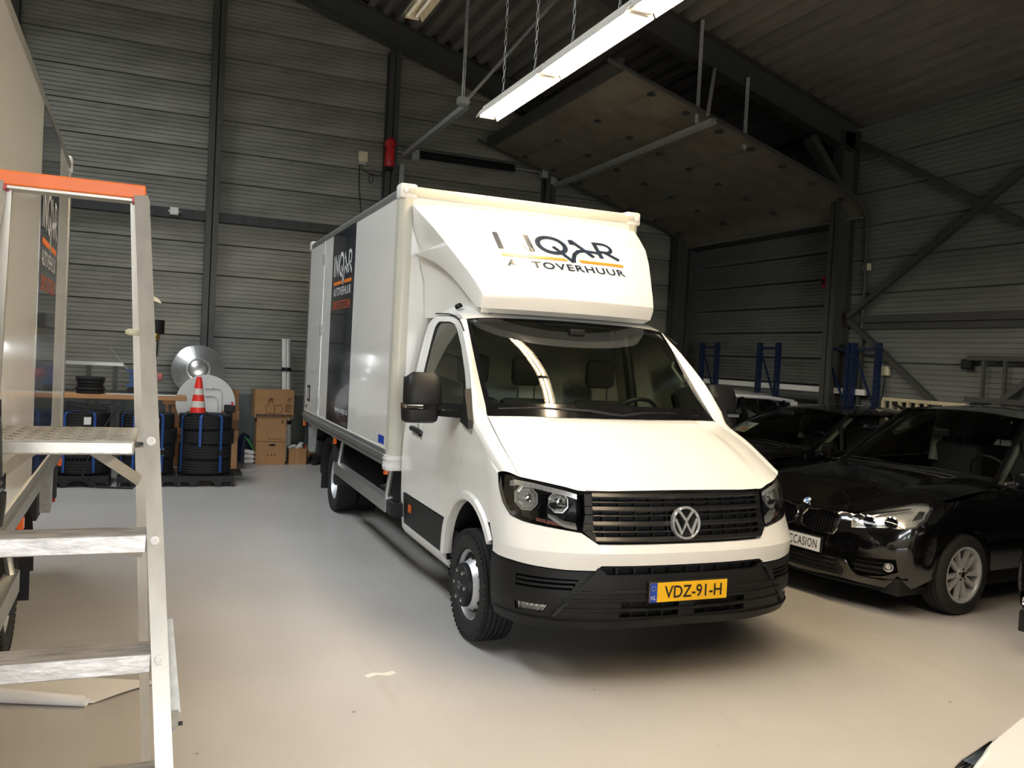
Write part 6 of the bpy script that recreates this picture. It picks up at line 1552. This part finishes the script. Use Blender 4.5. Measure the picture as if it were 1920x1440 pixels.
bar = empty('metal_rail', (-3.7, 9.62, 0), 0, 'silver metal rail on posts against the back wall left of the heater', 'rail')
MB().box(-.8, .36, -.03, .03, 1.40, 1.45).build('rail_bar', M_alu, bar)
for x in (-.5, -.10, .25): MB().box(x - .03, x + .03, -.02, .03, 0, 1.40).build('rail_post', M_steel, bar)
# loose black cables hanging over the left tyre stack
for k in range(9):
    z = .885 + .018 * (k % 5); y = 7.45 + .03 * k; x0 = -4.02 - .02 * k; x1 = -3.42 + .03 * math.sin(k * 1.7)
    cbl = MB().tube([(x0, y, z), (lerp(x0, x1, .35), y + .03 * math.sin(k), z + .05), (lerp(x0, x1, .7), y, z + .02), (x1, y + .02, z + .03 * math.sin(k))], .010, 6)
    tag(cbl.build('black_cable', M_cable, smooth=True), 'black cable in the loose bundle lying on the tyre stack nearest the van', 'cable', 'cables on the left tyre stack')
hg = MB().tube([(-3.30, 7.30, .98), (-3.42, 7.22, .78), (-3.58, 7.2, .45), (-3.66, 7.22, .15), (-3.5, 7.2, .012), (-3.1, 7.1, .012)], .012, 8).build('hanging_cable', M_cable, smooth=True)
tag(hg, 'thick black cable drooping from the left tyre stack to the floor', 'cable')

# ================================================================== ALONG THE RIGHT WALL
M_rackblue = mat('rack_blue', rgb(12, 32, 64), 0.5, var=0.05)
for i, (y, lab) in enumerate(((8.62, 'blue rack frame nearest the far corner behind the white car'), (7.02, 'middle blue rack frame with open diagonal behind the parked cars'), (5.52, 'blue rack frame beside the steel column'), (4.98, 'second blue rack frame standing just right of the steel column'))):
    t = empty('rack_frame', (6.12, y, 0), 0, lab, 'rack frame', 'blue rack frames')
    for s in (-1, 1):
        MB().box(-.035, .035, s * .225 - .035, s * .225 + .035, 0, 2.27).build('post', M_rackblue, t)
        h = MB()
        for k in range(26): h.box(-.040, -.034, s * .225 - .012, s * .225 + .012, .3 + k * .075, .335 + k * .075)
        h.build('post_slots', M_blackdeep, t)['kind'] = 'stuff'
    for z in (.3, 1.36, 2.18): MB().box(-.012, .012, -.2, .2, z - .018, z + .018).build('tie', M_rackblue, t)
    MB().beam((0, -.2, 1.38), (0, .2, 2.14), .024, .024, up=(1, 0, 0)).build('diagonal', M_rackblue, t)
    MB().beam((0, .2, .35), (0, -.2, 1.32), .024, .024, up=(1, 0, 0)).build('diagonal', M_rackblue, t)
wsb = MB().box(6.165, 6.20, 5.0, 8.95, 1.545, 1.625).build('rack_beam', M_white_pl); tag(wsb, 'long white horizontal beam behind the blue rack frames', 'beam')
lf = empty('wall_ladder', (6.20, 3.3, 0), 0, 'dark metal ladder hung sideways on the right wall', 'ladder')
for z in (2.10, 1.60): MB().box(-.03, .03, -3.2, .12, z - .03, z + .03).build('side_rail', M_steel, lf)
for k in range(11): MB().box(-.018, .018, -.10 - .28 * k - .02, -.10 - .28 * k + .02, 1.6, 2.1).build('rung', M_steel, lf)
for k in (-.4, -2.6): MB().box(.03, .09, k - .02, k + .02, 2.05, 2.13).build('wall_hook', M_steel, lf)
M_creamwood = mat('cream_slatted_wood', rgb(196, 184, 150), 0.6, var=0.08)
sf = empty('slatted_frame', (6.19, 4.0, 0), 0, 'cream slatted wooden frame leaning against the right wall behind the black cars', 'frame')
MB().box(-.03, .03, -.62, .68, 1.50, 1.545).box(-.03, .03, -.62, .68, .02, .07).build('long_rail', M_creamwood, sf)
for k in range(10): MB().box(-.02, .02, -.60 + .14 * k, -.56 + .14 * k, .07, 1.50).build('slat', M_creamwood, sf)
MB().beam((-.03, .5, 1.48), (-.03, -.2, 1.2), .02, .03).build('diagonal', M_darkmetal, sf)
# price sheet standing behind the windscreen of the second black car
ps = MB().add([(-.15, 0, 0), (.15, 0, 0), (.15, .21, 0), (-.15, .21, 0), (-.15, 0, .002), (.15, 0, .002), (.15, .21, .002), (-.15, .21, .002)], [(0, 1, 2, 3), (7, 6, 5, 4), (0, 4, 5, 1), (1, 5, 6, 2), (2, 6, 7, 3), (3, 7, 4, 0)])
pst = empty('price_sheet', (0, 0, 0), 0, 'white price sheet with orange block on the windscreen of the black car', 'paper')
ps.build('sheet', M_paper, pst); MB().box(-.02, .12, .03, .075, .002, .004).build('orange_block', M_orange, pst); MB().box(-.11, -.07, .16, .19, .002, .004).build('blue_mark', M_plate_blue, pst)
for k in range(4): MB().box(-.10, .06, .095 + .018 * k, .100 + .018 * k, .002, .003).build('print_line', M_cardprint, pst)
_rz = -1.53; _o = Vector((2.05, 3.70, 0))
_p = Matrix.Rotation(_rz, 3, 'Z') @ Vector((-.42, 1.43, 0))
pst.location = _o + _p + Vector((0, 0, 1.095)); pst.rotation_euler = (math.radians(30), 0, _rz - .25)
